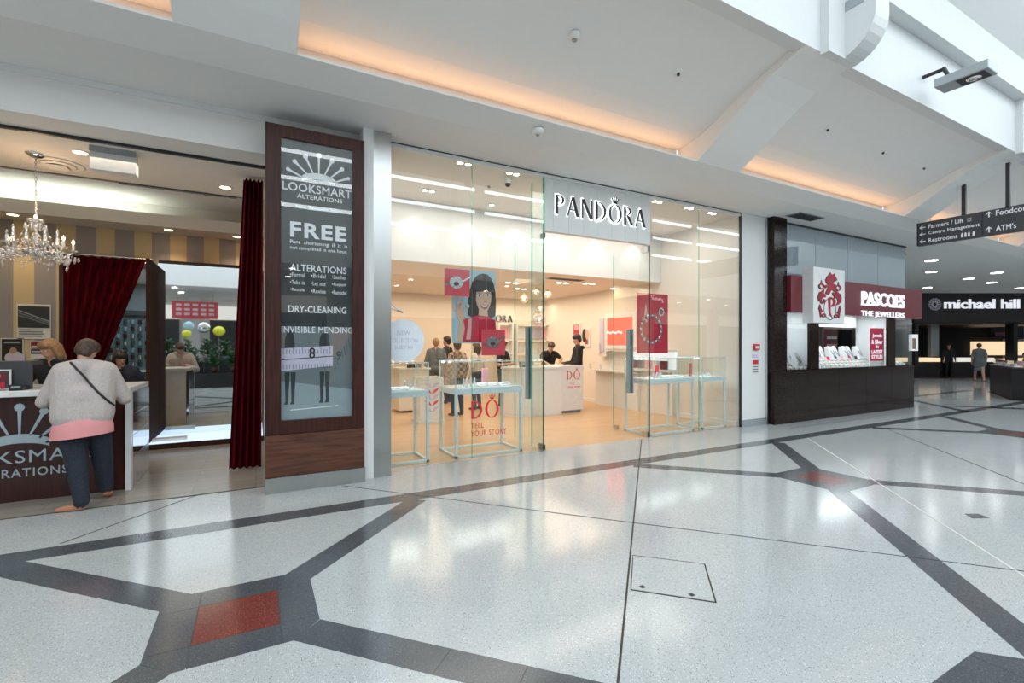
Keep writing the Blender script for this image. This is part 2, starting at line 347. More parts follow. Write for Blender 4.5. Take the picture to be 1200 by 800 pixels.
# joints: long expansion joint, construction joints, thin light strip
def strip(p, q, w, mt, name='joint_strip', z=.003):
    p, q = Vector((*p,0)), Vector((*q,0)); d = (q-p).normalized(); s = Vector((-d.y,d.x,0))*w/2
    MB().xy([tuple((p+s)[:2]), tuple((p-s)[:2]), tuple((q-s)[:2]), tuple((q+s)[:2])], -.01, z, mt).build(name, floor)
strip((5.64,5.92), (-.5,-.30), .012, 'grout'); strip((.84,5.56), (2.92,3.18), .006, 'grout'); strip((2.92,3.18), (5.2,.62), .006, 'grout')
strip((8.21,4.69), (3.2,-.15), .018, 'brass_strip'); strip((10.37,4.46), (6.3,.76), .010, 'grout')
strip((-.54,5.92), (-1.36,4.98), .008, 'grout')
strip((8.9,5.4), (12,5.35), .006, 'grout')
# access cover let into the floor
hc = [(2.47,2.68), (2.82,2.33), (2.46,1.95), (2.11,2.31)]
cov = MB().xy([(2.465+ (x-2.465)*.985, 2.317+(y-2.317)*.985) for x, y in hc], -.01, .002, 'terrazzo').build('access_cover', floor, label='square terrazzo access cover with dark edge and corner screws')
for i in range(4): 
    a, b = hc[i], hc[(i+1)%4]; strip(a, b, .010 if i in (1,2) else .005, 'grout', 'cover_joint')
for x, y in ((2.20,2.30),(2.40,2.08)): MB().box(x-.015,y-.015,0,x+.015,y+.015,.004,'dark_metal').build('cover_screw', floor)
MB().xy([(5.79,1.88),(5.90,1.82),(5.85,1.73),(5.70,1.80)], -.01, .003, 'dark_granite').build('floor_patch', floor)

# ---------------------------------------------------------------- ceiling over the shop fronts
RIB = [(5.10,4.11),(4.74,4.21),(4.50,4.35),(4.27,4.50),(4.05,4.645),(3.83,4.78),(3.60,4.895),(3.40,4.97),(3.20,5.03)]
PAN = [(5.16,4.50),(4.95,4.505),(4.74,4.545),(4.50,4.63),(4.27,4.73),(4.05,4.83),(3.83,4.92),(3.60,5.00),(3.40,5.06),(3.30,5.08)]
ceil = struct('ceiling', MB().box(-9,5.10,4.11, 44,6.0,4.30,'plaster').box(14.7,6.0,4.11, 44,16,4.3,'plaster')
    .box(8.9,6.0,4.11,14.7,9,4.3,'plaster'))
coffers = [(-8.9,-6.57),(-5.65,-.60),(.33,5.58),(6.50,11.68),(12.60,17.9),(18.8,24.1),(25,33)]
prev = -9.0
for x0, x1 in coffers:
    mb = MB(); mb.yz(RIB+[(3.24,5.04),(3.24,5.5),(5.10,5.5)], prev, x0, 'plaster'); mb.build('ceiling_rib', ceil)
    # lip in front of the hidden lamps, recessed vault panel
    MB().yz([(5.16,4.112),(5.10,4.11),(4.74,4.21),(4.74,4.235),(5.10,4.235),(5.12,4.50),(5.16,4.50)], x0, x1, 'plaster').build('cove_lip', ceil)
    MB().yz(PAN+[(3.30,5.3),(5.16,5.3)], x0, x1, 'plaster').build('vault_panel', ceil)
    area('cove_lamp', ((x0+x1)/2, 5.02, 4.29), x1-x0-.1, 5.5, (1,.53,.26), rot=(PI+.75,0,0), size_y=.05)
    prev = x1
MB().yz(RIB+[(3.24,5.04),(3.24,5.5),(5.10,5.5)], prev, 44, 'plaster').build('ceiling_rib', ceil)
# upstand, ledge and higher vault on the atrium's edge
struct('wall_upstand', MB().box(-9,3.2,5.03, 44,3.36,6.6,'upstand_dimmed_white'))
struct('trim_1', MB().box(-9,3.03,5.94, 44,3.2,6.52,'upstand_dimmed_white'))
struct('wall_clerestory', MB().box(-9,3.36,6.4, 44,3.6,8.6,'white_paint'))
struct('ceiling_high', MB().yz([(3.36,6.65),(1.2,8.42),(1.2,8.6),(3.4,8.6),(3.4,6.65)], -9, 44, 'white_paint'))
for i, (x0, x1) in enumerate(coffers):
    if i == 0: continue
    a = x0-.92
    mb = MB().box(a+.28,3.10,4.99, a+.62,3.2,6.5,'upstand_dimmed_white')
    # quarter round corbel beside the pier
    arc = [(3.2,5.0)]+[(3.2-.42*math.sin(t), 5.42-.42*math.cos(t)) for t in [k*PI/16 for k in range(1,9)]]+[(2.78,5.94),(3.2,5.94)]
    mb.yz(arc, a+.62, a+.92, 'upstand_dimmed_white')
    pier = mb.build('trim_%d' % (i+1), kind='structure')
    MB().box(a+.612,2.9,5.55, a+.62,3.12,5.66,'grey_metal').build('notch_shade', pier)  # grey plate standing in for the shade of a small notch
# roof over the concourse with the skylight opening
rf = struct('ceiling_roof', MB().box(-9,-14,8.45, 44,-4.6,8.6,'white_paint'))
for k in range(-8, 44, 2): MB().box(k-.06,-4.6,8.42,k+.06,1.2,8.62,'white_paint').build('skylight_bar', rf)
for y in (-3, -1.2): MB().box(-9,y-.06,8.42,44,y+.06,8.62,'white_paint').build('skylight_bar', rf)
struct('wall_opposite', MB().box(-9,-4.4,4.2,44,-4.2,8.45,'white_paint'))
struct('ceiling_opposite', MB().box(-9,-12,4.0,44,-4.2,4.2,'plaster'))
for x in range(-7, 32, 4):
    for y in (-5.2,-7.2): 
        d = MB().cyl((x,y,3.995),(x,y,3.98),.09,'lamp'); d.build('downlight', None, 'round downlight in the %s row across the concourse, %s from the tailor end' % ('front' if y > -6 else 'rear', ORD[(x+7)//4]),'light', 'downlights of the opposite shops')
back = struct('wall_back', MB().box(-9,-10.2,0, 44,-10,4.0,'plaster_warm'))
for x in range(-9, 44, 6):
    MB().box(x,-10.0,0,x+.5,-9.7,4.0,'white_paint').build('opposite_pilaster', back)
    MB().box(x+.9,-9.99,0,x+5.6,-9.93,2.9,'charcoal').build('opposite_window', back)
    MB().box(x+.9,-9.99,2.9,x+5.6,-9.9,3.6,'panel_glow').build('opposite_fascia', back)
struct('wall_left', MB().box(-9.2,-14,0,-9,6,8.6,'plaster')); struct('wall_right', MB().box(44,-14,0,44.2,16,8.6,'plaster'))
struct('wall_rear', MB().box(-9,-14.2,0,44,-14,8.6,'plaster'))

# round fittings on the vault: find where the sight line meets the panel
def on_panel(px, py, prof=PAN):
    r = ray(px, py)
    for (y0, z0), (y1, z1) in zip(prof, prof[1:]):
        # EYE + r2*t = z on the segment, y = r1*t
        for k in range(21):
            y = y0+(y1-y0)*k/20; z = z0+(z1-z0)*k/20; t = y/r[1]
            if abs(EYE+r[2]*t-z) < .012: return (r[0]*t, y, z)
    return None
for px, py, big, lab in ((673,40,1,'white smoke detector with dark slots in the largest vault panel'),(795,84,0,'small sprinkler head near the right rib of the largest vault panel'),
        (970,150,0,'small sprinkler head in the left half of the vault beside the wayfinding sign'),(1035,177,0,'sprinkler head with pale ring, the middle one of the vault beside the wayfinding sign'),(1083,196,0,'sprinkler head nearest the wayfinding sign in the lit vault')):
    p = on_panel(px, py)
    if not p: print('no hit', px, py); continue
    r = .06 if big else .028
    if big:
        t = thing('smoke_detector', lab, 'detector', p)
        MB().lathe((p[0],p[1],p[2]-.05), [(.03,0),(.05,.01),(.065,.03),(.065,.06)], 'white_plastic').build('housing', t); MB().cyl((p[0],p[1],p[2]-.065),(p[0],p[1],p[2]-.048),.024,'grey_plastic').build('sensor', t)
    else:
        t = thing('sprinkler', lab, 'sprinkler', p)
        MB().lathe((p[0],p[1],p[2]-.012), [(.0,0),(.045,.002),(.05,.03)], 'white_plastic').build('ring', t)
        MB().cyl((p[0],p[1],p[2]-.04),(p[0],p[1],p[2]-.01),.017,'dark_metal').build('nozzle', t)
p = PZ(630,155,4.14)
t = thing('smoke_detector', 'round white smoke detector on the pale band above the left shop window', 'detector', (p[0],p[1],4.17))
MB().lathe((p[0],p[1],4.11), [(0,0),(.045,.0),(.075,.025),(.08,.06)], 'white_plastic').build('housing', t); MB().cyl((p[0],p[1],4.098),(p[0],p[1],4.112),.02,'grey_plastic').build('sensor', t)
x, y = 9.55, 5.50
t = thing('ceiling_vent', 'dark rectangular air grille in the soffit above the jeweller with the red band', 'vent', (x,y,4.11))
MB().box(x-.42,y-.15,4.10,x+.42,y+.15,4.113,'grey_plastic').build('vent_frame', t)
for k in range(6): MB().box(x-.38,y-.12+k*.042,4.088,x+.38,y-.105+k*.042,4.10,'dark_metal').build('vent_slat', t)
# flood light box on the upstand
def flood():
    X, Y0, Y1, Z = 8.45, 3.02, 2.46, 5.14
    t = thing('projector_light', 'grey box flood light bracketed off the white upstand wall', 'light', (X,2.6,Z))
    MB().box(X-.16,Y1,Z,X+.16,Y0,Z+.12,'grey_metal',.01).build('housing', t)
    MB().box(X-.12,Y1+.05,Z-.008,X+.12,Y1+.34,Z+.002,'dark_metal').build('lens_panel', t)
    MB().lathe((X,Y1+.19,Z-.022), [(.0,.0),(.05,.0),(.075,.008),(.08,.016)], 'chrome').build('lens', t)
    MB().cyl((X,Y0-.12,Z+.12),(X,Y0-.05,Z+.30),.025,'dark_metal').cyl((X,Y0-.05,Z+.28),(X,3.2,Z+.28),.025,'dark_metal').build('bracket', t)
flood()

# ---------------------------------------------------------------- shop front walls
# lintel above the tailor's opening
struct('trim_10', MB().box(-9,5.95,3.69, .12,6.34,4.30,'plaster'))
struct('trim_11', MB().box(-9,6.34,3.66, .10,6.38,3.72,'dark_metal'))
struct('trim_12', MB().box(1.10,5.70,0, 1.22,6.3,4.2,'white_paint').box(.12,5.95,0,1.10,6.1,4.3,'white_paint').box(-9,5.93,4.05,9,6.0,4.3,'white_paint'))        # white strip right of the poster case
pc = struct('trim_13', MB().box(1.22,5.71,0, 1.43,6.4,4.11,'steel'))
struct('trim_14', MB().box(8.21,5.92,0, 8.93,6.6,4.11,'white_paint'))
MB().box(8.20,5.905,0,8.93,5.925,.13,'grey_metal').build('skirting_plate', bpy.data.objects['trim_14'])
struct('trim_15', MB().box(8.93,5.88,0, 8.97,6.4,4.11,'steel'))
# ================================================================ TAILOR'S SHOP (left)
def crown(mb, cx, cz, R, y, m, ext=.004):
    """fan of seven ball-headed pins over a curved band"""
    for k in range(-3, 4):
        a = k*.36; r1 = R*(1.0-.045*abs(k)); r0 = R*.42
        sx, cx2 = math.sin(a), math.cos(a); oz = cz-R*.30
        p0 = Vector((cx+sx*r0*1.15, oz+cx2*r0)); p1 = Vector((cx+sx*r1*1.18, oz+cx2*r1)); d = (p1-p0).normalized(); n = Vector((-d.y,d.x))
        w0, w1 = R*.018, R*.036
        mb.xz([tuple(p0+n*w0), tuple(p0-n*w0), tuple(p1-n*w1), tuple(p1+n*w1)], y-ext, y, m)
        rr = R*.085*(1-.10*abs(k)); c = p1
        mb.xz([(c.x+rr*math.cos(t*PI/8), c.y+rr*math.sin(t*PI/8)) for t in range(16)], y-ext*1.3, y, m)
    # band
    up = [(cx+R*.60*math.sin(t/6*.95), cz+R*(.12-.13*(t/6)**2)) for t in range(-6,7)]
    lo = [(cx+R*.60*math.sin(t/6*.95), cz+R*(-.08-.10*(t/6)**2)) for t in range(6,-7,-1)]
    mb.xz(up+lo, y-ext, y, m)
struct('floor_tailor', MB().box(-4.3,5.93,-.2, .12,13,.0,'grey_plank_floor'))
MB().box(-4.3,5.915,-.01,.1,5.935,.004,'grout').build('threshold_strip', floor)
wt = struct('wall_back_tailor', MB().box(-4.3,10.2,0,-2.73,10.35,3.95,'striped_paper').box(-2.73,10.2,3.02,-1.65,10.35,3.95,'striped_paper').box(-1.65,10.2,0,.12,10.35,3.95,'striped_paper').box(-4.3,10.17,3.56,.12,10.2,4.0,'plaster_warm'))
struct('wall_left_tailor', MB().box(-4.4,5.95,0,-4.3,13,3.95,'striped_paper'))
struct('wall_right_tailor', MB().box(.12,6.0,0,1.2,10.4,4.1,'plaster_warm'))
struct('ceiling_tailor', MB().box(-4.3,6.34,3.72,.12,8.0,3.80,'plaster_warm').box(-4.3,8.0,4.0,.12,10.2,4.08,'plaster_warm').box(-4.3,7.95,3.72,.12,8.0,4.08,'plaster_warm'))
struct('trim_16', MB().box(-4.3,9.6,3.52,.12,9.66,3.72,'plaster_warm').box(-4.3,9.66,3.52,.12,10.2,3.56,'plaster_warm'))
area('cove_lamp_tailor', (-2.9,9.9,3.60), 2.6, 9, (.9,1,.92), rot=(PI,0,0), size_y=.2)
struct('trim_17', MB().box(-1.65,10.1,0,-1.58,10.2,3.02,'gold').box(-2.78,10.14,0,-2.73,10.2,3.05,'dark_wood'))
MB().box(-1.6,8.0,3.705,-.25,8.03,3.72,'grey_plastic').build('track', bpy.data.objects['ceiling_tailor'])
# back room behind the curtain
struct('wall_backroom', MB().box(-4.3,12.9,0,.12,13,3,'poster_light').box(-4.3,10.35,2.9,.12,13,3,'plaster'))
area('backroom_light', (-1.9,11.5,2.85), 1.2, 14, (.8,.92,1))
t = thing('thread_rack', 'wall rack of small dark thread spools seen past the swagged curtain', 'rack', (-2.0,12.6,1.0))
MB().box(-2.75,12.55,1.0,-1.35,12.7,1.05,'white_paint').box(-2.75,12.66,1.0,-1.35,12.7,2.2,'teal_grey').box(-2.75,12.55,2.2,-1.35,12.7,2.3,'charcoal').build('rack_board', t)
for r in range(7):
    for k in range(11): MB().cyl((-2.65+k*.12,12.60,1.12+r*.15),(-2.65+k*.12,12.60,1.21+r*.15),.035,['charcoal','teal_grey','dark_wood','silver'][(r*3+k*5)%4],n=8).build('thread_spool', t)
t = thing('steel_worktop', 'bright steel worktop with boxes in the back room past the curtain', 'worktop', (-2,12.2,0))
MB().box(-2.7,12.0,.86,-1.4,12.7,.9,'steel').build('top', t)
for x in (-2.65,-1.5): MB().box(x,12.05,0,x+.05,12.1,.86,'steel').build('leg', t)

# counter
t = thing('service_counter', 'dark wood service counter with white top, crown emblem and mirrored glass end', 'counter', (-2.6,6.98,0))
bd = MB().box(-4.2,6.53,0,-1.24,7.4,1.05,'brown_laminate').build('body', t); MB().box(-4.2,7.40,0,-1.24,7.46,1.05,'white_gloss').build('back_panel', t, label='white inner side')
MB().box(-4.2,6.48,1.05,-1.20,7.5,1.11,'white_gloss',.006).box(-1.24,6.48,0,-1.19,6.56,1.06,'white_gloss').build('counter_top', t)
MB().box(-1.235,6.56,0,-1.195,7.46,1.05,'silver_foil').build('glass_end', t)
for k in range(4):
    MB().box(-1.20,6.56+k*.225,.0,-1.188,6.78+k*.225,.34,'silver').build('end_panel', t)
    for r in range(3): MB().box(-1.20,6.56+k*.225,.35+r*.232,-1.188,6.78+k*.225,.575+r*.232,'silver_foil').build('end_panel', t)
mb = MB(); crown(mb, -2.085, .62, .46, 6.53, 'text_grey', .006); mb.build('crown_emblem', bd, label='grey crown of ball-headed pins')
mb = MB().text('LOOKSMART','text_grey',-2.70,.385,1.22,.125,6.53,.006,off=0,space=1.08).text('ALTERATIONS','text_grey',-2.50,.245,.78,.085,6.53,.006,off=.006,space=1.15); mb.build('lettering', bd)
MB().box(-4.2,6.7,1.11,-2.05,6.74,1.40,'charcoal').box(-4.2,6.74,1.36,-2.05,7.0,1.40,'charcoal').build('screen_board', t, label='dark raised board on the left of the counter top')
# things on the counter
t = thing('leaflet_frame', 'white framed leaflet with dark print leaning on the counter top', 'sign', (-2.36,6.66,1.11))
MB().box(-2.53,6.655,1.115,-2.19,6.675,1.32,'white_plastic').build('frame', t)
mb = MB().box(-2.515,6.650,1.13,-2.205,6.656,1.305,'charcoal')
for k in range(6): mb.box(-2.505,6.646,1.145+k*.023,-2.40,6.651,1.155+k*.023,'poster_light')
mb.box(-2.37,6.646,1.20,-2.22,6.651,1.29,'maroon').box(-2.35,6.644,1.13,-2.23,6.651,1.19,'poster_red').ball((-2.29,6.645,1.255),(.03,.003,.035),'skin').build('print', t)
one('card_tray','small white oval tray at the left front of the counter','tray', lambda m: m.lathe((-2.30,6.56,1.11),[(0,0),(.05,0),(.065,.03),(.055,.028),(.045,.008),(0,.008)],'white_plastic'))
one('card_stack','low pile of white cards beside the leaflet frame','cards', lambda m: m.box(-2.47,6.53,1.11,-2.36,6.60,1.125,'paper').box(-2.465,6.532,1.125,-2.358,6.602,1.132,'paper'))
t = thing('payment_terminal', 'black payment terminal on the counter beside the customer', 'terminal', (-2.12,6.62,1.11))
MB().xz([(-2.17,1.11),(-2.07,1.11),(-2.07,1.15),(-2.17,1.17)],6.55,6.70,'black').build('body', t); MB().box(-2.155,6.545,1.135,-2.085,6.552,1.155,'poster_light').build('display', t)
# prints on the striped wall
def wallprint(name, label, px0, py0, px1, py1, Y, fn):
    a = PY(px0, py1, Y); b = PY(px1, py0, Y); x0, z0, x1, z1 = a[0], a[2], b[0], b[2]
    t = thing(name, label, 'poster', ((x0+x1)/2, Y, z0))
    bk = MB().box(x0,Y-.012,z0,x1,Y,z1,'paper').build('backing', t)
    mb = MB(); fn(mb, lambda u, v: (x0+(x1-x0)*u, z0+(z1-z0)*v), Y-.014); mb.build('print', bk); return t
def q(mb, f, y, u0, v0, u1, v1, m): a = f(u0,v0); b = f(u1,v1); mb.box(a[0],y-.002,a[1],b[0],y+.004,b[1],m)
def pr1(mb, f, y):
    q(mb,f,y,.03,.32,.97,.94,'poster_grey')
    for k in range(3): a=f(.05,.80-.07*k); b=f(.95,.50-.05*k); c=f(.95,.53-.05*k); d=f(.05,.83-.07*k); mb.prism([a,b,c,d], lambda u,v,dd:(u,dd,v), y-.004, y, 'poster_light' if k==0 else 'poster_mid')
    for k in range(4): q(mb,f,y-.001,.06,.07+.06*k,.75+.05*(k%2),.10+.06*k,'poster_mid')
wallprint('poster', 'larger grey and white photo poster taped on the striped wall', 20,357,60,397,10.19, pr1)
def pr2(mb, f, y):
    q(mb,f,y,.05,.04,.95,.96,'black'); q(mb,f,y-.001,.15,.80,.88,.86,'poster_light')
    a = f(.55,.50); mb.ball((a[0],y,a[1]),(.05,.004,.07),'skin'); a = f(.60,.25); mb.ball((a[0],y,a[1]),(.13,.004,.12),'lilac'); q(mb,f,y-.002,.3,.06,.8,.13,'paper')
wallprint('poster', 'small dark portrait poster low on the striped wall at the picture edge', 1,396,28,427,10.19, pr2)
def pr3(mb, f, y): q(mb,f,y,.03,.6,.97,.97,'maroon'); q(mb,f,y,.03,.25,.97,.56,'charcoal'); q(mb,f,y-.001,.1,.65,.9,.70,'paper'); q(mb,f,y-.001,.1,.36,.9,.41,'paper')
wallprint('poster', 'small maroon and grey notice half hidden behind the blond assistant', 36,399,54,420,10.19, pr3)

# mirror in its niche
t = thing('fitting_mirror', 'tall fitting mirror between dark wood wings with a low lit step', 'mirror', (-.6,9.4,0))
MB().box(-1.40,9.50,.10,.10,9.54,2.90,'mirror').build('mirror_glass', t)
MB().box(-1.44,8.78,0,-1.40,10.18,2.86,'wing_wood').build('side_wing', t)
MB().box(-1.40,9.54,0,.10,10.18,2.96,'dark_wood').build('back_box', t)
MB().box(-1.40,8.8,0,.10,9.50,.085,'dark_wood').build('step_base', t); MB().box(-1.40,8.79,.085,.10,9.50,.105,'cube_glow').build('step_top', t, label='pale blue lit top of the step')
one('step_box','small beige step box at the left end of the mirror platform','box', lambda m: m.box(-1.38,8.86,.106,-.95,9.0,.15,'paper'))
# curtains
def curtain(name, label, L, R, T, B, folds, amp, y, tie=None, m='velvet'):
    """L(t), R(t) left and right edge at height fraction t (0 bottom, 1 top)"""
    n, k = folds*8, 24; vs = []
    for j in range(k+1):
        t = j/k; z = B+(T-B)*t; a, b = L(t), R(t)
        for i in range(n+1):
            s = i/n; vs.append((a+(b-a)*s, y+amp*math.sin(s*folds*2*PI+.4*math.sin(3*t)), z))
    f = [(j*(n+1)+i, j*(n+1)+i+1, (j+1)*(n+1)+i+1, (j+1)*(n+1)+i) for j in range(k) for i in range(n)]
    off = len(vs); vs += [(x, yy+.03, z) for x, yy, z in vs]
    f += [tuple(i+off for i in reversed(q)) for q in f]
    mb = MB(); mb.add(vs, f, m, True); return mb.build(name, None, label, 'curtain')
curtain('velvet_curtain', 'long deep red velvet curtain hanging to the floor beside the framed poster case', lambda t: -.30+.16*t, lambda t: .06+.02*t, 3.68, .012, 5, .055, 6.92)
def rr(t): z = 1.0+2.02*t; return -2.35+(-1.66+2.35)*max(0,(z-1.15)/1.87)**1.0
curtain('velvet_curtain', 'dark red velvet curtain swagged to the left across the back doorway', lambda t: -2.72, rr, 3.02, .7, 8, .045, 10.10)
MB().cyl((-2.80,10.09,3.04),(-1.55,10.09,3.04),.015,'chrome').build('curtain_rod', None, 'thin chrome rod over the back doorway carrying the swagged curtain', 'rod')

# lamps
def can(px, py, Z, lab, group, em='lamp_warm', e=14, r=.065, ang=110, rot=(0,0,0)):
    p = PZ(px, py, Z); t = thing('downlight', lab, 'light', (p[0],p[1],Z), group=group)
    MB().lathe((p[0],p[1],Z-.012), [(r,.0),(r+.02,.002),(r+.025,.012)], 'white_plastic').build('ring', t); MB().cyl((p[0],p[1],Z-.006),(p[0],p[1],Z-.004),r,em).build('lamp', t)
    if e: spot('downlight_beam', (p[0],p[1],Z-.03), e, (1,.74,.48), ang, .8, rot)
for px, py, Z, lab in ((94,178,3.72,'warm round downlight beside the hanging white panel'),(264,219,3.72,'warm round downlight near the top of the red curtain'),
        (198,269,3.52,'warm round downlight in the low soffit over the mirror wings'),(15,251,3.52,'warm round downlight in the low soffit left of the chandelier'),(278,277,3.52,'warm round downlight in the low soffit touching the long red curtain')): can(px,py,Z,lab,None,e=22)
x, y = -2.06, 7.50
t = thing('air_diffuser', 'round white air diffuser on the ceiling behind the chandelier', 'vent', (x,y,3.72))
for k, r in enumerate((.30,.22,.14)): MB().lathe((x,y,3.70-.012*k), [(r-.05,.012),(r,.0),(r+.02,.02)], 'plaster_warm', 28).build('diffuser_ring', t)
MB().box(x-.09,y-.09,3.66,x+.09,y+.09,3.675,'white_plastic').build('centre_plate', t)
t = thing('hanging_panel', 'blank white rectangular box hung under the lintel', 'panel', (-1.38,6.7,3.46))
MB().box(-1.58,6.66,3.47,-1.18,6.80,3.71,'white_plastic',.008).build('box', t); MB().box(-1.58,6.64,3.66,-1.18,6.665,3.72,'grey_metal').build('rail', t)
# chandelier
def chandelier():
    X, Y = -2.18, 7.24; Z = 2.62
    t = thing('chandelier', 'crystal chandelier with candle lamps hanging on a chain', 'chandelier', (X,Y,3.72))
    MB().lathe((X,Y,3.68), [(.0,0),(.05,.0),(.09,.03),(.09,.04)], 'chrome').build('ceiling_rose', t)
    mb = MB()
    for k in range(28):
        z = 3.68-k*.024; a = .008 if k%2 else 0
        mb.tube([(X+.010*math.cos(j*PI/3)*(0 if k%2 else 1), Y+.010*math.cos(j*PI/3)*(1 if k%2 else 0), z-.012+.016*math.sin(j*PI/3)) for j in range(7)], .0028, 'dark_silver', 4)
    mb.build('chain', t)
    MB().lathe((X,Y,Z), [(.0,-.10),(.03,-.09),(.05,-.04),(.03,.0),(.02,.06),(.05,.11),(.045,.18),(.018,.22),(.03,.30),(.075,.36),(.02,.37),(.02,.40),(0,.41)], 'crystal', 16).build('column', t)
    MB().lathe((X,Y,Z-.02), [(.0,-.03),(.11,.0),(.12,.015),(.02,.02)], 'silver', 16).build('hub_dish', t)
    for k in range(8):
        a = k*PI/4+.3; ca, sa = math.cos(a), math.sin(a); P = lambda r, z: (X+ca*r, Y+sa*r, Z+z)
        arm = MB().tube([P(.05,0),P(.12,-.05),P(.20,-.06),P(.27,-.02),P(.31,.03)], .009, 'silver', 6).build('arm', t)
        MB().lathe(P(.31,.03), [(.0,0),(.05,.008),(.055,.02),(.015,.02)], 'crystal', 10).build('drip_dish', arm)
        MB().cyl(P(.31,.05), P(.31,.12), .012, 'white_plastic').build('candle', arm)
        MB().lathe(P(.31,.12), [(0,0),(.014,.02),(.012,.035),(0,.06)], 'lamp_warm' if k in (0,3,7) else 'crystal', 8).build('candle_bulb', arm)
        for j in range(5):
            aa = a+j*1.256; q0 = P(.31,-.0); c = (q0[0]+.045*math.cos(aa), q0[1]+.045*math.sin(aa), q0[2]-.02-.015*(j%2))
            MB().lathe((c[0],c[1],c[2]-.02), [(0,-.045),(.016,-.018),(.008,.010),(0,.016)], 'crystal', 6).build('crystal_drop', arm)
        # glass spires on a shorter inner ring
        a3 = a+PI/8; Q = lambda r, z: (X+math.cos(a3)*r, Y+math.sin(a3)*r, Z+z)
        ar2 = MB().tube([Q(.04,.04),Q(.10,.0),Q(.16,.02),Q(.19,.08)], .008, 'silver', 6).build('arm', t)
        MB().lathe(Q(.19,.08), [(0,0),(.04,.008),(.045,.02),(.015,.025),(.022,.07),(.012,.11),(.018,.15),(0,.19)], 'crystal', 8).build('glass_spire', ar2)
        MB().lathe(Q(.19,.02), [(0,-.05),(.016,-.02),(.008,.008),(0,.02)], 'crystal', 6).build('crystal_drop', ar2)
        MB().lathe(Q(.09,.30), [(0,-.06),(.016,-.03),(.008,.0),(0,.012)], 'crystal', 6).build('crystal_drop', t)
        # swags of beads from the top crown to each arm
        pts = [Vector(P(.06+.24*s, .34-.36*s-.22*math.sin(PI*s)*.6)) for s in [i/9 for i in range(10)]]
        sw = MB()
        sw.tube(pts, .002, 'silver', 4)
        for p in pts: sw.ball(p, .014, 'crystal', 6, 4)
        sw.build('bead_string', t)
        b2 = MB(); a2 = a+PI/4
        for i in range(7):
            s = i/6; p = Vector(P(.30,0)).lerp(Vector((X+.30*math.cos(a2),Y+.30*math.sin(a2),Z)), s); b2.ball((p.x,p.y,p.z-.09*math.sin(PI*s)-.02), .014, 'crystal', 6, 4)
        p = Vector(P(.30,0)).lerp(Vector((X+.30*math.cos(a2),Y+.30*math.sin(a2),Z)), .5); b2.lathe((p.x,p.y,p.z-.16), [(0,-.03),(.014,-.01),(.006,.014),(0,.02)], 'crystal', 6)
        b2.tube([(q_.x,q_.y,q_.z-.09*math.sin(PI*i/6)-.02) for i, q_ in [(i, Vector(P(.30,0)).lerp(Vector((X+.30*math.cos(a2),Y+.30*math.sin(a2),Z)), i/6)) for i in range(7)]], .002, 'silver', 4); b2.build('bead_string', t)
    l = bpy.data.lights.new('chandelier_lamp','POINT'); l.energy = 9; l.color = (1,.66,.38); l.shadow_soft_size = .1
    o = bpy.data.objects.new('chandelier_lamp', l); C.objects.link(o); o.location = (X,Y,Z+.5)
chandelier()

# ---------------------------------------------------------------- poster case on the pier
YF = 5.60
t = thing('poster_case', 'tall dark wood poster case with white lettering on a steel plinth', 'sign', (.58,5.78,0))
a = PY(312,145,YF); x0, x1 = .085, 1.095; zt = 3.91
mb = MB().box(x0,YF,.62,.235,5.95,zt,'dark_wood').build('frame_post', t); MB().box(.965,YF,.62,x1,5.95,zt,'dark_wood').build('frame_post', t)
MB().box(.235,YF,3.78,.965,5.95,zt,'dark_wood').build('top_rail', t); MB().box(.235,YF,.62,.965,5.95,.76,'dark_wood').build('bottom_rail', t)
MB().box(x0,YF-.005,.17,x1,5.95,.615,'mid_wood').build('base_panel', t, label='reddish brown base panel')
MB().box(x0,YF-.01,0,x1+.01,5.96,.165,'steel').build('kick_plate', t, label='brushed steel kick plate')
YP = 5.66
po = MB().box(.235,YP,.76,.965,5.80,3.78,'poster_grey').build('poster', t)
mb = MB()
def sg(mb, s, px0, px1, pyb, pyt, m='text_white', off=.008, space=1.05):
    """lettering whose left end stands at px0 between heights pyb and pyt, running to px1"""
    a = PY(px0,pyb,YP); b = PY(px0,pyt,YP); c = PY(px1,pyb,YP); mb.text(s,m,a[0],a[2],c[0]-a[0],b[2]-a[2],YP,.003,off,space)
crown(mb, .615, 3.43, .345, YP, 'text_white', .003)
sg(mb,'LOOKSMART',331,412,221.5,211.5,off=.012); sg(mb,'ALTERATIONS',348,401,231.5,226.3); sg(mb,"New Zealand's Tailor",347,401,244,239,'sky_blue',0)
sg(mb,'FREE',340,406,277,259,off=.03,space=1.15); sg(mb,'Pant  shortening  if  it  is',340,407,286,280.3,off=.006); sg(mb,'not completed in one hour.',340,407,292.5,287.2,off=.006)
sg(mb,'ALTERATIONS',340,406,317,308.5,off=.014); 
for r, row in enumerate((('•Formal','•Bridal','•Leather'),('•Take in','•Let out','•Repair'),('•Restyle','•Revise','•Remodel'))):
    for c_, w in enumerate(row): sg(mb,w,340+c_*24.5,357+c_*24.5,323.6+r*9.0+c_*1.55,318.9+r*9.0+c_*1.55,off=.004)
sg(mb,'DRY-CLEANING',338,406,365.6,357.5,off=.014); sg(mb,'INVISIBLE MENDING',330,413,389.6,382,off=.014)
mb.build('lettering', po)
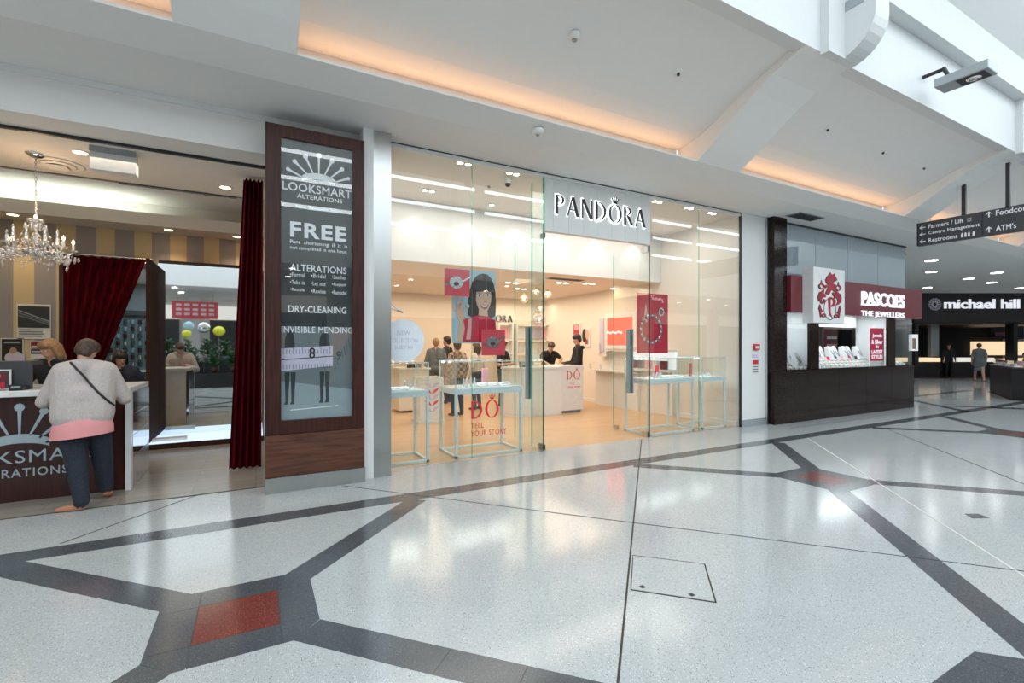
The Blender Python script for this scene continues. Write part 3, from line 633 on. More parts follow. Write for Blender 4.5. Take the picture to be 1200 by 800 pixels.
# the photo print low on the poster: two standing figures behind a giant tape measure
mb = MB(); W = lambda u, v: (.235+.73*u, .76+3.02*v)
def pl(pts, m, d): mb.xz([W(u,v) for u, v in pts], YP-d, YP, m)
pl([(0,0),(1,0),(1,.10),(0,.14)],'poster_light',.0006); pl([(0,.14),(1,.10),(1,.21),(0,.23)],'poster_mid',.0006); pl([(0,.23),(1,.21),(1,.335),(0,.335)],'poster_brown',.0006)
pl([(.05,.335),(.62,.335),(.72,.30),(.72,.22),(.05,.24)],'poster_mid',.001)
for cx_, s in ((.10,.9),(.58,1)):
    pl([(cx_-.06*s,.245),(cx_-.05*s,.29),(cx_,.325),(cx_+.07*s,.315),(cx_+.10*s,.27),(cx_+.09*s,.245)],'poster_grey',.0015)
    for dx in (-.05,.03): pl([(cx_+dx,.17),(cx_+dx+.01,.065),(cx_+dx-.01,.055),(cx_+dx+.05,.055),(cx_+dx+.055,.10),(cx_+dx+.07,.17)],'poster_grey',.0015)
pl([(0,.175),(.72,.19),(.72,.265),(0,.255)],'lilac',.002)
for k in range(16): pl([(.03+k*.043,.235-.0),(.036+k*.043,.235),(.036+k*.043,.252+.008*(k%3==0)),(.03+k*.043,.252+.008*(k%3==0))],'black',.003)
for k in range(16): pl([(.03+k*.043,.182),(.036+k*.043,.182),(.036+k*.043,.198),(.03+k*.043,.198)],'black',.003)
pl([(.72,.19),(.76,.15),(1,.245),(1,.30),(.74,.225)],'poster_mid',.0022)
for k in range(7): pl([(.76+.035*k,.18+.013*k),(.767+.035*k,.18+.013*k),(.745+.035*k,.205+.015*k),(.738+.035*k,.205+.015*k)],'black',.003)
pl([(0,.213),(.72,.225),(.72,.228),(0,.216)],'black',.003)
mb.text('8','black',.515,1.42,.06,.12,YP,.003,.01); mb.text('9','black',.80,1.40,.05,.10,YP,.003,.01)
pl([(.13,.033),(.80,.040),(.80,.043),(.13,.036)],'text_white',.002)
mb.build('photo_print', po)
MB().box(.235,5.615,.76,.965,5.62,3.78,'clear').build('glass_cover', t)
# ================================================================ JEWELLERY SHOP (centre)
struct('floor_jewellery', MB().box(1.43,6.02,-.2, 8.3,13.3,.0,'oak_floor').box(1.43,5.93,-.2,8.21,6.02,.0,'terrazzo'))
MB().box(1.43,5.985,-.005,3.75,6.02,.003,'steel').box(5.9,5.985,-.005,8.21,6.02,.003,'steel').build('threshold_strip', bpy.data.objects['floor_jewellery'])
struct('wall_left_jewellery', MB().box(1.28,6.4,0,1.45,13.3,4.2,'cream_wall'))
wr = struct('wall_right_jewellery', MB().box(8.25,6.6,0,8.4,13.3,4.2,'cream_wall').box(8.205,6.0,0,8.40,7.15,4.2,'cream_wall'))
struct('wall_back_jewellery', MB().box(1.3,13.1,0,8.4,13.3,3.2,'peach_wall'))
struct('baseboard_right', MB().box(8.22,7.15,0,8.25,13.1,.09,'white_paint').box(8.18,6.02,0,8.205,7.15,.09,'white_paint'))
struct('ceiling_jewellery', MB().box(1.43,6.0,4.08,8.3,8.1,4.16,'cream_wall').box(1.43,8.1,3.04,8.3,13.2,3.12,'peach_wall'))
struct('trim_18', MB().box(1.43,8.02,3.02,8.3,8.12,4.08,'white_paint'))
# far left return wall and columns inside
def pane(n, x0, x1, z0, z1, parts=None, y0=5.945, y1=5.957, extra=()):
    mb = MB().box(x0,y0,z0,x1,y1,z1,'pane'); o = mb.build('window_%d' % n, kind='structure')
    return o
XW = [PY(553,300,5.95)[0]]
w1 = pane(1, 1.435, XW[0]-.003, .015, 4.105); MB().box(XW[0]-.003,5.944,.015,XW[0]+.003,5.958,4.105,'pane_edge').build('pane_joint', w1)
w2 = pane(2, XW[0]+.003, 3.735, .015, 4.105); MB().box(3.735,5.944,.015,3.75,5.958,4.105,'pane_edge').build('pane_edge', w2)
xk = PY(819,380,5.95)[0]
w3 = pane(3, 5.92, xk-.003, .015, 4.105); MB().box(xk-.003,5.944,.015,xk+.003,5.958,4.105,'pane_edge').build('pane_joint', w3)
w4 = pane(4, xk+.003, 8.19, .015, 4.105)
# glass fins behind the two ends of the entrance
w5 = struct('window_5', MB().box(3.742,5.96,.015,3.756,6.30,4.075,'pane')); MB().box(3.738,6.30,.015,3.760,6.305,4.075,'pane_edge').build('pane_edge', w5); MB().box(3.738,5.959,.015,3.760,5.968,4.075,'pane_edge').build('pane_edge', w5)
struct('window_6', MB().box(5.900,5.96,.015,5.912,6.25,3.25,'pane'))
MB().box(8.19,5.93,0,8.215,5.97,4.11,'dark_metal').box(1.43,5.93,4.095,8.2,5.97,4.115,'dark_metal').build('trim_19', kind='structure')
# sign board above the entrance: upright white boards
t = thing('shop_sign', 'white boarded fascia with black halo-lit name and small crown', 'sign', (4.83,5.98,3.27))
x0, x1 = 3.775, 5.88
MB().box(x0,6.0,3.27,x1,6.06,4.10,'white_paint').build('backing', t)
nb = 15
for k in range(nb):
    w = (x1-x0)/nb; d = .0 if k%2 else .004
    MB().box(x0+k*w+.0006,5.955+d,3.27,x0+(k+1)*w-.0006,6.0,4.10,'white_paint').build('board', t)
def letter(ch, x, z, h):
    """returns outline polygons of thick-and-thin display capitals, and the advance"""
    P = []
    S = .17*h; T = .075*h
    def bx(a,b,c,d): P.append([(x+a*h,z+b*h),(x+c*h,z+b*h),(x+c*h,z+d*h),(x+a*h,z+d*h)])
    def ln(a,b,c,d,w): P.append([(x+a*h-w/2,z+b*h),(x+a*h+w/2,z+b*h),(x+c*h+w/2,z+d*h),(x+c*h-w/2,z+d*h)])
    def ring(cx,cy,rx,ry,tx,ty,a0,a1,n=18):
        for k in range(n):
            t0 = a0+(a1-a0)*k/n; t1 = a0+(a1-a0)*(k+1)/n
            P.append([(x+h*(cx+rx*math.cos(t0)),z+h*(cy+ry*math.sin(t0))),(x+h*(cx+rx*math.cos(t1)),z+h*(cy+ry*math.sin(t1))),(x+h*(cx+(rx-tx)*math.cos(t1)),z+h*(cy+(ry-ty)*math.sin(t1))),(x+h*(cx+(rx-tx)*math.cos(t0)),z+h*(cy+(ry-ty)*math.sin(t0)))])
    if ch == 'P': bx(.02,0,.17,1); ring(.17,.74,.40,.27,.14,.055,-PI/2,PI/2); return P, .62*h
    if ch == 'R': bx(.02,0,.17,1); ring(.17,.76,.38,.25,.14,.055,-PI/2,PI/2); ln(.62,0,.30,.52,S); return P, .74*h
    if ch == 'A': ln(.04,0,.36,1,T); ln(.70,0,.38,1,S); bx(.16,.30,.56,.355); return P, .80*h
    if ch == 'N': bx(.05,0,.125,1); bx(.68,0,.755,1); ln(.66,0,.12,1,S); return P, .82*h
    if ch == 'D': bx(.02,0,.17,1); ring(.17,.5,.58,.50,.15,.055,-PI/2,PI/2,24); return P, .82*h
    if ch == 'O': ring(.46,.5,.46,.52,.15,.05,0,2*PI,32); return P, .96*h
    return P, .3*h
def word(mb, s, x, z, h, y, ext, m, gap=.13, fit=None, grow=0):
    polys = []; cx_ = x; o_at = None
    for ch in s:
        p, a = letter(ch, cx_, z, h)
        if ch == 'O': o_at = cx_+.46*h
        polys.append(p); cx_ += a+gap*h
    k = (fit/(cx_-gap*h-x)) if fit else 1
    for g in polys:
        for p in g:
            c = (sum(a for a,_ in p)/len(p), sum(b for _,b in p)/len(p))
            pp = []
            for a, b in p:
                d = Vector((a-c[0], b-c[1])); dn = d.normalized()*grow if d.length else d
                pp.append((x+(a-x)*k+dn.x, b+dn.y))
            mb.xz(pp, y-ext, y, m)
    return x+(o_at-x)*k if o_at else None
def minicrown(mb, cx, z, s, y, ext, m):
    for a in (-.5,-.17,.17,.5):
        d = Vector((math.sin(a), math.cos(a))); n = Vector((d.y,-d.x)); p0 = Vector((cx+a*.35*s, z)); p1 = p0+d*s*(.8 if abs(a)<.3 else .72)
        mb.xz([tuple(p0-n*s*.10), tuple(p0+n*s*.10), tuple(p1+n*s*.03), tuple(p1-n*s*.03)], y-ext, y, m)
        mb.xz([(p1.x+s*.085*math.cos(i*PI/4), p1.y+s*.085*math.sin(i*PI/4)) for i in range(8)], y-ext, y, m)
    mb.xz([(cx-.28*s,z),(cx+.28*s,z),(cx+.30*s,z+.12*s),(cx-.30*s,z+.12*s)], y-ext, y, m)
a = PY(651,250,5.93); b = PY(651,227,5.93); c = PY(757,262,5.93)
zz, hh, ww = a[2], b[2]-a[2], c[0]-a[0]
mb = MB(); ox = word(mb,'PANDORA',a[0],zz,hh,5.945,.014,'black',fit=ww); minicrown(mb,ox,zz+hh*1.05,hh*.42,5.945,.014,'black'); mb.build('lettering', t, label='black raised capitals')
mb = MB(); word(mb,'PANDORA',a[0],zz,hh,5.952,.005,'halo',fit=ww,grow=.016); minicrown(mb,ox,zz+hh*1.05,hh*.42,5.952,.005,'halo'); mb.build('halo_lamps', t, label='white light behind the capitals')
# glass entrance door standing open inwards, closed leaf frame posts
t = thing('glass_door', 'frameless glass door standing open into the shop with a long blue-grey handle', 'door', (5.89,6.0,0))
dp = MB().box(5.875,6.02,.04,5.887,6.90,3.24,'pane').build('door_pane', t); MB().box(5.873,6.90,.04,5.889,6.906,3.24,'pane_edge').build('door_edge', t)
MB().box(5.865,6.78,.02,5.897,6.90,.09,'steel').box(5.865,6.02,.0,5.897,6.16,.09,'steel').box(5.865,6.02,3.16,5.897,6.16,3.26,'steel').build('patch_fitting', t)
h = MB().box(5.83,6.42,.72,5.86,6.50,1.86,'teal_grey',.004).box(5.90,6.42,.72,5.93,6.50,1.86,'grey_metal',.004); h.build('handle', dp, label='long flat blue-grey handle')
t = thing('glass_door', 'frameless glass door folded back beside the left shop window', 'door', (3.79,6.0,0))
MB().box(3.795,6.05,.04,3.807,6.94,3.24,'pane').build('door_pane', t); MB().box(3.793,6.94,.04,3.809,6.946,3.24,'pane_edge').build('door_edge', t)
MB().box(3.785,6.02,.0,3.817,6.16,.08,'dark_metal').box(3.785,6.02,3.18,3.817,6.12,3.25,'dark_metal').build('patch_fitting', t)
MB().box(3.77,6.46,.72,3.79,6.55,1.86,'teal_grey',.004).box(3.815,6.46,.72,3.835,6.55,1.86,'teal_grey',.004).build('handle', t)
struct('trim_20', MB().box(3.765,6.0,0,3.78,6.015,3.27,'dark_metal').box(5.895,6.0,0,5.91,6.015,3.27,'dark_metal'))

# display tables on open frames
def display_table(x0, x1, y0, y1, zt, lab, zg=1.33, n_led=6, items=()):
    t = thing('display_table', lab, 'display case', ((x0+x1)/2,(y0+y1)/2,0)); s = .035
    for x in (x0, x1-s):
        for y in (y0, y1-s): MB().box(x,y,0,x+s,y+s,zt-.08,'cyan_frame').build('leg', t)
    for a in ((x0,y0,x1,y0+s),(x0,y1-s,x1,y1),(x0,y0+s,x0+s,y1-s),(x1-s,y0+s,x1,y1-s)): MB().box(a[0],a[1],0,a[2],a[3],.03,'cyan_frame').build('floor_rail', t)
    MB().box(x0,y0,zt-.08,x1,y1,zt,'cyan_frame',.004).build('tray', t); MB().box(x0+.02,y0+.02,zt,x1-.02,y1-.02,zt+.006,'white_gloss').build('display_board', t)
    gl = MB(); e = .008
    gl.box(x0,y0,zt,x1,y0+e,zg,'clear').box(x0,y1-e,zt,x1,y1,zg,'clear').box(x0,y0+e,zt,x0+e,y1-e,zg,'clear').box(x1-e,y0+e,zt,x1,y1-e,zg,'clear').box(x0,y0,zg,x1,y1,zg+e,'clear')
    gb = gl.build('glass_box', t)
    fr = MB()
    for x in (x0,x1-.012):
        for y in (y0,y1-.012): fr.box(x,y,zt,x+.012,y+.012,zg,'cyan_frame')
    fr.box(x0,y1-.02,zg,x1,y1,zg+.015,'cyan_frame').box(x0,y0,zg,x1,y0+.008,zg+.012,'cyan_frame').build('glass_frame', t)
    for k in range(n_led):
        x = x0+(x1-x0)*(k+.5)/n_led; MB().box(x-.014,y1-.04,zg-.022,x+.014,y1-.012,zg-.002,'led').build('spot_lamp', gb)
    area('case_lamp', ((x0+x1)/2,(y0+y1)/2,zg-.02), x1-x0-.1, 2.2*(x1-x0), (.95,.98,1), size_y=.1)
    return t
display_table(1.47,2.05,6.15,6.75,.96,'narrow glass display table at the left end of the shop window',n_led=6)
display_table(2.42,3.48,6.13,6.78,.96,'wide glass display table behind the left shop window lettering',n_led=10)
display_table(5.98,7.10,6.10,6.72,.97,'wide glass display table right of the open glass door',n_led=10)
display_table(7.32,7.98,6.10,6.72,.97,'narrow glass display table at the right end of the shop window',n_led=5)
def cones(pts, z, lab, grp, m='white_gloss'):
    first = None
    for i, (x, y, h, r) in enumerate(pts):
        if first is None:
            first = thing('ring_stand', lab+', leftmost', 'jewellery stand', (x,y,z), group=grp)
            MB().cyl((x,y,z),(x,y,z+h),r,m,r1=r*.6,n=12).build('cone', first); MB().lathe((x,y,z+h*.72),[(r*.74,-.003),(r*.86,0),(r*.74,.003)],'silver',12).build('ring', first)
        else: dup(first,(x,y,z),label=lab+', %s from left' % ORD[i])
cones([(1.80+.07*k,6.42,.12,.022) for k in range(3)],.966,'white upright ring stand in the narrow left display table','ring stands in the narrow left display table')
cones([(2.62+.06*k,6.32+.02*(k%2),.13,.02) for k in range(4)],.966,'white upright ring stand in table behind red lettering','ring stands in the wide left display table')
cones([(6.30+.08*k,6.30,.10,.03) for k in range(3)],.976,'white ring stand in wide table right of open door','ring stands in the wide right display table')
cones([(7.45+.09*k,6.35,.07,.03) for k in range(5)],.976,'low white ring stand in narrow right table','ring stands in the narrow right display table')
def pillow(x, y, z, lab, grp=None, s=1):
    o = MB().yz([(y-.05*s,z),(y+.07*s,z),(y+.07*s,z+.05*s),(y+.02*s,z+.055*s),(y-.05*s,z+.015*s)], x-.06*s, x+.06*s, 'white_gloss').tube([(x-.04*s,y-.02*s,z+.04*s),(x,y-.035*s,z+.03*s),(x+.04*s,y-.02*s,z+.04*s)],.004,'silver',6)
    return o.build('bracelet_cushion', None, lab, 'jewellery stand', grp)
for k in range(6): pillow(2.90+.09*k,6.35+.05*(k%2),.967,'white sloping bracelet cushion heaped in the wide left display table'+', %s from the left' % ORD[k],'cushions in the wide left display table',.9)
for k in range(3): pillow(1.56+.10*k,6.30,.967,'white sloping cushion at the left of the narrow left display table'+', %s from the left' % ORD[k],'cushions in the narrow left display table',.8)
for k in range(6): pillow(6.55+.09*k,6.33,.977,'white sloping cushion in the wide right display table'+', %s from the left' % ORD[k],'cushions in the wide right display table',.8)
one('pink_card','small pink upright card in the wide left display table','card', lambda m: m.box(2.98,6.46,.967,3.08,6.48,1.22,'pink'))
one('coral_card','small coral upright card in the wide right display table','card', lambda m: m.box(6.46,6.42,.977,6.54,6.44,1.20,'coral'))
one('coral_card','small coral and dark card at the left of the narrow right display table','card', lambda m: m.box(7.36,6.42,.977,7.42,6.44,1.22,'coral'))

# window graphics: stuck on the panes
cxy = PY(473,399,5.94); rad = .27
mb = MB().xz([(cxy[0]+rad*math.cos(i*PI/20), cxy[2]+rad*math.sin(i*PI/20)) for i in range(40)], 5.938, 5.943, 'disc_white')
for i, (s, w) in enumerate((('NEW',.17),('COLLECTION',.37),('JUST IN',.23))): mb.text(s,'lilac',cxy[0]-w/2,cxy[2]+.07-.095*i,w,.055,5.938,.002,.002)
mb.build('window_sticker', None, 'round pale blue sticker with three lilac lines on the left pane', 'sticker')
mb = MB(); a = PY(552,491,5.94); b = PY(552,470,5.94)
h0 = b[2]-a[2]; ox = word(mb,'DO',a[0],a[2],h0,5.943,.003,'red',fit=PY(585,491,5.94)[0]-a[0]); minicrown(mb,ox,a[2]+h0*1.06,h0*.30,5.943,.003,'red')
for s, px0, px1, pb, pt in (('TELL',552,571,493,486.0),('YOUR STORY',552,602,500,493.4)):
    pass
a1 = PY(552,489.5,5.94); 
z2 = a[2]-.13; mb.text('TELL','red',a[0],z2,.19,.075,5.943,.003,0,1.1); mb.text('YOUR STORY','red',a[0],z2-.11,.54,.078,5.943,.003,0,1.1)
mb.build('window_lettering', None, 'red lettering with a small crown on the pane before the wide left table', 'lettering')
mb = MB(); a = PY(452,353,5.94)
mb.tube([(1.45,5.935,2.12),(1.58,5.935,2.01),(1.63,5.935,1.98),(1.48,5.935,2.03),(1.45,5.935,2.02)],.008,'disc_white',5).build('window_star', None, 'thin white star point outline at the left edge of the left pane','sticker')

# hanging banners
def wires(t, xs, y, z): 
    for x in xs: MB().cyl((x,y,z),(x,y,4.07),.0012,'white_plastic',n=5).build('wire', t)
def banner_model():
    a = PY(530,404,6.9); b = PY(581,316,6.9); x0, z0, x1, z1 = a[0], 1.60, b[0], 2.76
    t = thing('poster_banner', 'hanging banner of a laughing dark-haired woman in a red top on blue', 'poster', ((x0+x1)/2,6.9,z0))
    pn = MB().box(x0,6.90,z0,x1,6.92,z1,'sky_blue').build('panel', t)
    mb = MB(); W = lambda u, v: (x0+(x1-x0)*u, z0+(z1-z0)*v)
    def pl(pts, m, d): mb.xz([W(u,v) for u, v in pts], 6.90-d*2-dinc(), 6.90, m)
    def el(cu, cv, ru, rv, m, d, a0=0, a1=2*PI, n=24): pl([(cu+ru*math.cos(a0+(a1-a0)*i/n), cv+rv*math.sin(a0+(a1-a0)*i/n)) for i in range(n+1 if a1-a0<6 else n)], m, d)
    # hair
    DC[0] = 0; pl([(.36,.37),(.35,.48),(.36,.60),(.39,.72),(.44,.82),(.51,.90),(.60,.945),(.70,.96),(.80,.95),(.89,.90),(.95,.82),(.985,.72),(1,.60),(1,.48),(.98,.38),(.90,.35),(.50,.345)],'poster_hair',.002)
    # neck, red top, arm
    pl([(.58,.32),(.60,.46),(.80,.44),(.82,.32)],'poster_skin',.003)
    pl([(.22,.02),(.28,.20),(.24,.32),(.46,.36),(.58,.385),(.82,.37),(.98,.32),(1,.20),(1,.02)],'poster_red',.004)
    pl([(.10,.02),(.16,.28),(.08,.40),(.14,.46),(.24,.44),(.30,.30),(.34,.22),(.30,.06),(.24,.02)],'poster_skin',.0035)
    for (u, v, du, dv) in ((.07,.44,-.05,.06),(.12,.46,.01,.10),(.17,.46,.06,.11),(.22,.45,.10,.07),(.24,.42,.10,.01)): pl([(u-.022,v-.02),(u+.022,v-.02),(u+du+.016,v+dv),(u+du-.016,v+dv)],'poster_skin',.0045)
    el(.33,.50,.05,.030,'silver',.006); el(.33,.50,.025,.014,'sky_blue',.007); el(.16,.55,.04,.018,'silver',.006)
    # face
    pl([(.53,.66),(.53,.58),(.55,.53),(.59,.475),(.64,.435),(.69,.42),(.75,.425),(.80,.455),(.85,.52),(.88,.58),(.885,.66),(.86,.74),(.80,.78),(.70,.79),(.60,.78),(.55,.73)],'poster_skin',.005)
    el(.70,.76,.24,.10,'poster_hair',.006,.12,PI-.12); pl([(.48,.66),(.50,.78),(.90,.78),(.92,.67),(.885,.715),(.84,.705),(.80,.72),(.75,.708),(.70,.722),(.65,.706),(.60,.718),(.55,.700),(.52,.72)],'poster_hair',.006)
    for cu, cv in ((.60,.655),(.80,.668)):
        el(cu,cv,.045,.018,'paper',.0065); el(cu,cv,.018,.016,'poster_hair',.0075); pl([(cu-.055,cv+.018),(cu,cv+.034),(cu+.055,cv+.022),(cu,cv+.024)],'poster_hair',.0075)
        pl([(cu-.06,cv+.048),(cu,cv+.062),(cu+.06,cv+.050),(cu,cv+.052)],'poster_hair',.007)
    pl([(.70,.575),(.73,.565),(.755,.575),(.73,.60)],'skin',.0065)
    pl([(.62,.525),(.68,.52),(.76,.522),(.82,.535),(.79,.485),(.72,.465),(.66,.485)],'lip',.0065); pl([(.645,.519),(.72,.513),(.795,.526),(.76,.498),(.69,.495)],'paper',.0075)
    pl([(.30,.05),(.40,.05),(.44,.34),(.36,.33)],'pink',.0065)
    mb.build('portrait_print', pn); wires(t, (x0+.1,x1-.1), 6.91, z1)
    return x0, x1
banner_model()
def square_banner(px, py, s, y, lab):
    c = PY(px, py, y); x, z = c[0], c[2]
    t = thing('poster_banner', lab, 'poster', (x,y,z-s/2)); pn = MB().box(x-s/2,y,z-s/2,x+s/2,y+.015,z+s/2,'coral').build('panel', t)
    mb = MB(); n = 20
    mb.xz([(x-.02+.27*s*math.cos(2*PI*i/n), z+.23*s*math.sin(2*PI*i/n)) for i in range(n)], y-.010, y,'silver')
    mb.xz([(x-.02+.10*s*math.cos(2*PI*i/n), z-.05*s+.07*s*math.sin(2*PI*i/n)) for i in range(n)], y-.014, y,'maroon')
    for k in range(9): a = 2*PI*k/9; mb.ball((x-.02+.2*s*math.cos(a), y-.012, z+.17*s*math.sin(a)), .022*s, 'dark_silver', 6, 4)
    mb.xz([(x+.15*s,z+.06*s),(x+.2*s,z+.0),(x+s/2,z+.20*s),(x+s/2,z+.27*s)], y-.012, y, 'silver'); mb.xz([(x-s/2,z-.06*s),(x-s*.3,z-.03*s),(x-s*.3,z-.10*s),(x-s/2,z-.14*s)], y-.006, y, 'dark_silver')
    mb.build('jewel_print', pn); wires(t, (x-s*.3,x+s*.3), y+.007, z+s/2)
square_banner(536,331,.40,6.62,'small coral square banner of a silver charm, upper left of the woman banner')
square_banner(578.5,401,.40,6.60,'small coral square banner of a silver charm over the lower right of the woman banner')
def banner_bracelet():
    x0, x1, z0, z1, y = 6.56, 7.39, 1.41, 2.60, 7.0; t = thing('poster_banner', 'tall red hanging banner of a silver charm bracelet', 'poster', ((x0+x1)/2,y,z0))
    pn = MB().box(x0,y,z0,x1,y+.02,z1,'poster_red',.006).build('panel', t); mb = MB()
    cx_, cz, R = x0+.36, z0+.48, .27; N = 30
    for k in range(N):
        a = 2*PI*k/N; p = (cx_+R*math.cos(a), y-.012, cz+R*math.sin(a)); mb.ball(p, (.026,.014,.03) if k%3 else (.036,.018,.036), 'silver' if k%2 else 'dark_silver', 8, 5)
    for k in range(10): a = 2*PI*k/10; mb.ball((x1-.20+.06*math.cos(a), y-.012, z1-.36+.07*math.sin(a)), .02, 'silver', 6, 4)
    mb.ball((x1-.20,y-.012,z1-.36),(.035,.01,.035),'dark_silver'); 
    for k in range(6): mb.ball((x0+.40+.05*k, y-.01, z1-.10-.02*(k%2)),(.035,.012,.03),'pink',6,4)
    mb.ball((x1-.16,y-.01,z1-.16),(.03,.01,.02),'pink'); mb.ball((cx_-.13,y-.01,cz+.16),(.03,.01,.03),'pink'); mb.xz([(x0+.17,z1-.48),(x0+.22,z1-.2),(x0+.27,z1-.48),(x0+.22,z1-.42)],y-.008,y,'pink')
    mb.build('bracelet_print', pn); wires(t, (x0+.1,x1-.1), y+.01, z1)
banner_bracelet()
# ceiling lamps in pairs
for i, (px, py) in enumerate(((544,191),(601,203),(502,223),(770,236),(807,243.5),(834,249.5))):
    p = PZ(px, py, 4.08); t = thing('downlight', ['twin square downlight nearest the left pane joint','twin square downlight above the dome camera','twin square downlight over the narrow left table','twin square downlight just right of the name fascia','twin square downlight, middle one over the right window','twin square downlight nearest the right end of the shop window'][i], 'light', (p[0],p[1],4.08))
    MB().box(p[0]-.12,p[1]-.06,4.07,p[0]+.12,p[1]+.06,4.082,'white_plastic').build('housing', t)
    for s in (-.06,.06): MB().cyl((p[0]+s,p[1],4.068),(p[0]+s,p[1],4.071),.04,'lamp').build('lamp', t)
for x in (2.4,3.4,4.4,5.3,6.3,7.4): spot('bulkhead_beam', (x,7.72,4.02), 9, (1,.93,.84), 75, .5, (.28,0,0))
p = PZ(576,239,4.08)
t = thing('downlight','small single downlight behind the left shop window','light',(p[0],p[1],4.08)); MB().cyl((p[0],p[1],4.06),(p[0],p[1],4.08),.05,'white_plastic').build('ring',t); MB().cyl((p[0],p[1],4.055),(p[0],p[1],4.061),.035,'lamp').build('lamp',t)
t = thing('dome_camera','dark dome camera on the ceiling behind the left shop window','camera',(3.34,6.32,4.08))
MB().lathe((3.34,6.32,4.0), [(.045,.0),(.05,.04),(.055,.08)], 'white_plastic').build('base', t); MB().ball((3.34,6.32,3.995),.045,'black').build('dome', t)
p = PZ(573,218,4.08)
t = thing('sprinkler','small sprinkler between the downlights of the left shop window','sprinkler',(p[0],p[1],4.08)); MB().cyl((p[0],p[1],4.05),(p[0],p[1],4.08),.022,'grey_plastic').build('nozzle', t)
for i, (px, py, lab) in enumerate(((600,331,'pair of lamps on the low ceiling behind the woman banner'),(659,331,'pair of lamps on the low ceiling in the middle of the entrance'),(690,332,'pair of lamps on the low ceiling to the right in the entrance'),(722,338,'pair of lamps on the low ceiling above the open glass door'),(610,338,'pair of lamps on the low ceiling near the pendants'))):
    p = PZ(px, py, 3.04); t = thing('downlight', lab, 'light', (p[0],p[1],3.04))
    MB().box(p[0]-.2,p[1]-.08,3.03,p[0]+.2,p[1]+.08,3.042,'white_plastic').build('housing', t)
    for s in (-.1,.1): MB().cyl((p[0]+s,p[1],3.026),(p[0]+s,p[1],3.031),.06,'lamp_warm').build('lamp', t)
x, y = PZ(672,325,3.04)[:2]
t = thing('ceiling_vent','slim dark air grille in the low ceiling just inside the entrance','vent',(x,y+.3,3.04)); MB().box(x-.45,y+.2,3.028,x+.45,y+.4,3.042,'grey_plastic').build('frame', t)
for k in range(3): MB().box(x-.42,y+.22+.06*k,3.02,x+.42,y+.25+.06*k,3.03,'charcoal').build('slat', t)
# pendant globes
for i, (px, py, r, m, lab) in enumerate(((614,350,.10,'crystal','clear glass pendant left of the cluster by the entrance'),(628,342,.09,'crystal','clear glass pendant at the top of the cluster by the entrance'),(633,362,.08,'crystal','small clear glass pendant in the middle of the cluster'),
      (642,345,.09,'crystal','clear glass pendant nearest the door post'),(632,375,.18,'bubble','large violet tinted glass globe pendant at the bottom of the cluster'))):
    p = PY(px, py, 10.4); x, z = p[0], p[2]
    t = thing('pendant_lamp', lab, 'lamp', (x,10.4,3.04)); MB().cyl((x,10.4,z+r),(x,10.4,3.04),.006,'grey_metal',n=6).build('cord', t)
    MB().ball((x,10.4,z), r, m, 20, 12).build('globe', t); MB().ball((x,10.4,z+.02), .03, 'lamp_warm', 8, 6).build('bulb', t); MB().cyl((x,10.4,z+r-.02),(x,10.4,z+r+.04),.025,'gold').build('cap', t)

# counters inside
t = thing('sales_counter', 'white sales counter with curved left end and red capitals', 'counter', (5.9,9.45,0))
crv = [(5.35+.45*math.cos(a),9.45+.45*math.sin(a)) for a in [PI*1.5-k*PI/8 for k in range(9)]]
MB().xy([(6.15,9.0)]+crv+[(6.15,9.9)],.0,1.04,'white_paint').build('body', t); MB().xy([(6.17,8.97)]+[(5.35+.49*math.cos(a),9.45+.48*math.sin(a)) for a in [PI*1.5-k*PI/8 for k in range(9)]]+[(6.17,9.93)],1.04,1.08,'white_gloss').build('counter_top', t)
MB().box(6.15,9.06,.06,6.80,9.9,1.10,'white_gloss',.004).build('end_block', t); mb = MB(); 
a = PY(655,447,9.06); b = PY(655,437,9.06); hx = .20; ox = word(mb,'DO',6.33,.78,hx,9.06,.004,'red'); minicrown(mb,ox,.78+hx*1.06,.06,9.06,.004,'red')
mb.text('TELL','pink',6.40,.66,.16,.05,9.06,.004); mb.text('YOUR STORY','coral',6.36,.57,.36,.05,9.06,.004); mb.build('lettering', t)
MB().box(6.2,9.1,0,6.75,9.85,.06,'grey_plastic').build('plinth', t)
t = thing('cash_register', 'white till with angled screen on the sales counter', 'till', (5.62,9.35,1.08)); MB().box(5.52,9.3,1.08,5.72,9.45,1.12,'white_plastic').cyl((5.62,9.4,1.12),(5.62,9.4,1.24),.02,'grey_metal').build('stand', t); MB().box(5.48,9.36,1.2,5.78,9.39,1.40,'white_plastic').build('screen', t)
t = thing('till_drawer','black card reader beside the till on the sales counter','terminal',(5.30,9.3,1.08)); MB().box(5.25,9.25,1.08,5.35,9.40,1.20,'charcoal').build('body', t); MB().box(5.26,9.245,1.14,5.34,9.252,1.19,'poster_light').build('display', t)
t = thing('display_plinth', 'white plinth with a pink leaf pattern behind the two left tables', 'plinth', (3.35,9.3,0))
a = PY(492,480,9.2); b = PY(520,480,9.2)
MB().box(a[0],9.2,0.05,b[0],9.7,.92,'white_gloss').build('body', t); MB().box(a[0]-.02,9.18,0,b[0]+.02,9.72,.05,'paper').build('foot', t); mb = MB()
for k in range(5):
    for s in (-1,1):
        x = (a[0]+b[0])/2; z = .22+.12*k; mb.xz([(x,z),(x+s*.10,z+.06),(x+s*.16,z+.13),(x+s*.05,z+.09)],9.19,9.2,'lilac' if (k+s)%2 else 'coral')
mb.build('leaf_print', t)
t = thing('wall_counter', 'pale counter with three black boxes along the left of the shop', 'counter', (3.6,11,0))
a = PY(468,440,10.9); b = PY(503,440,10.9)
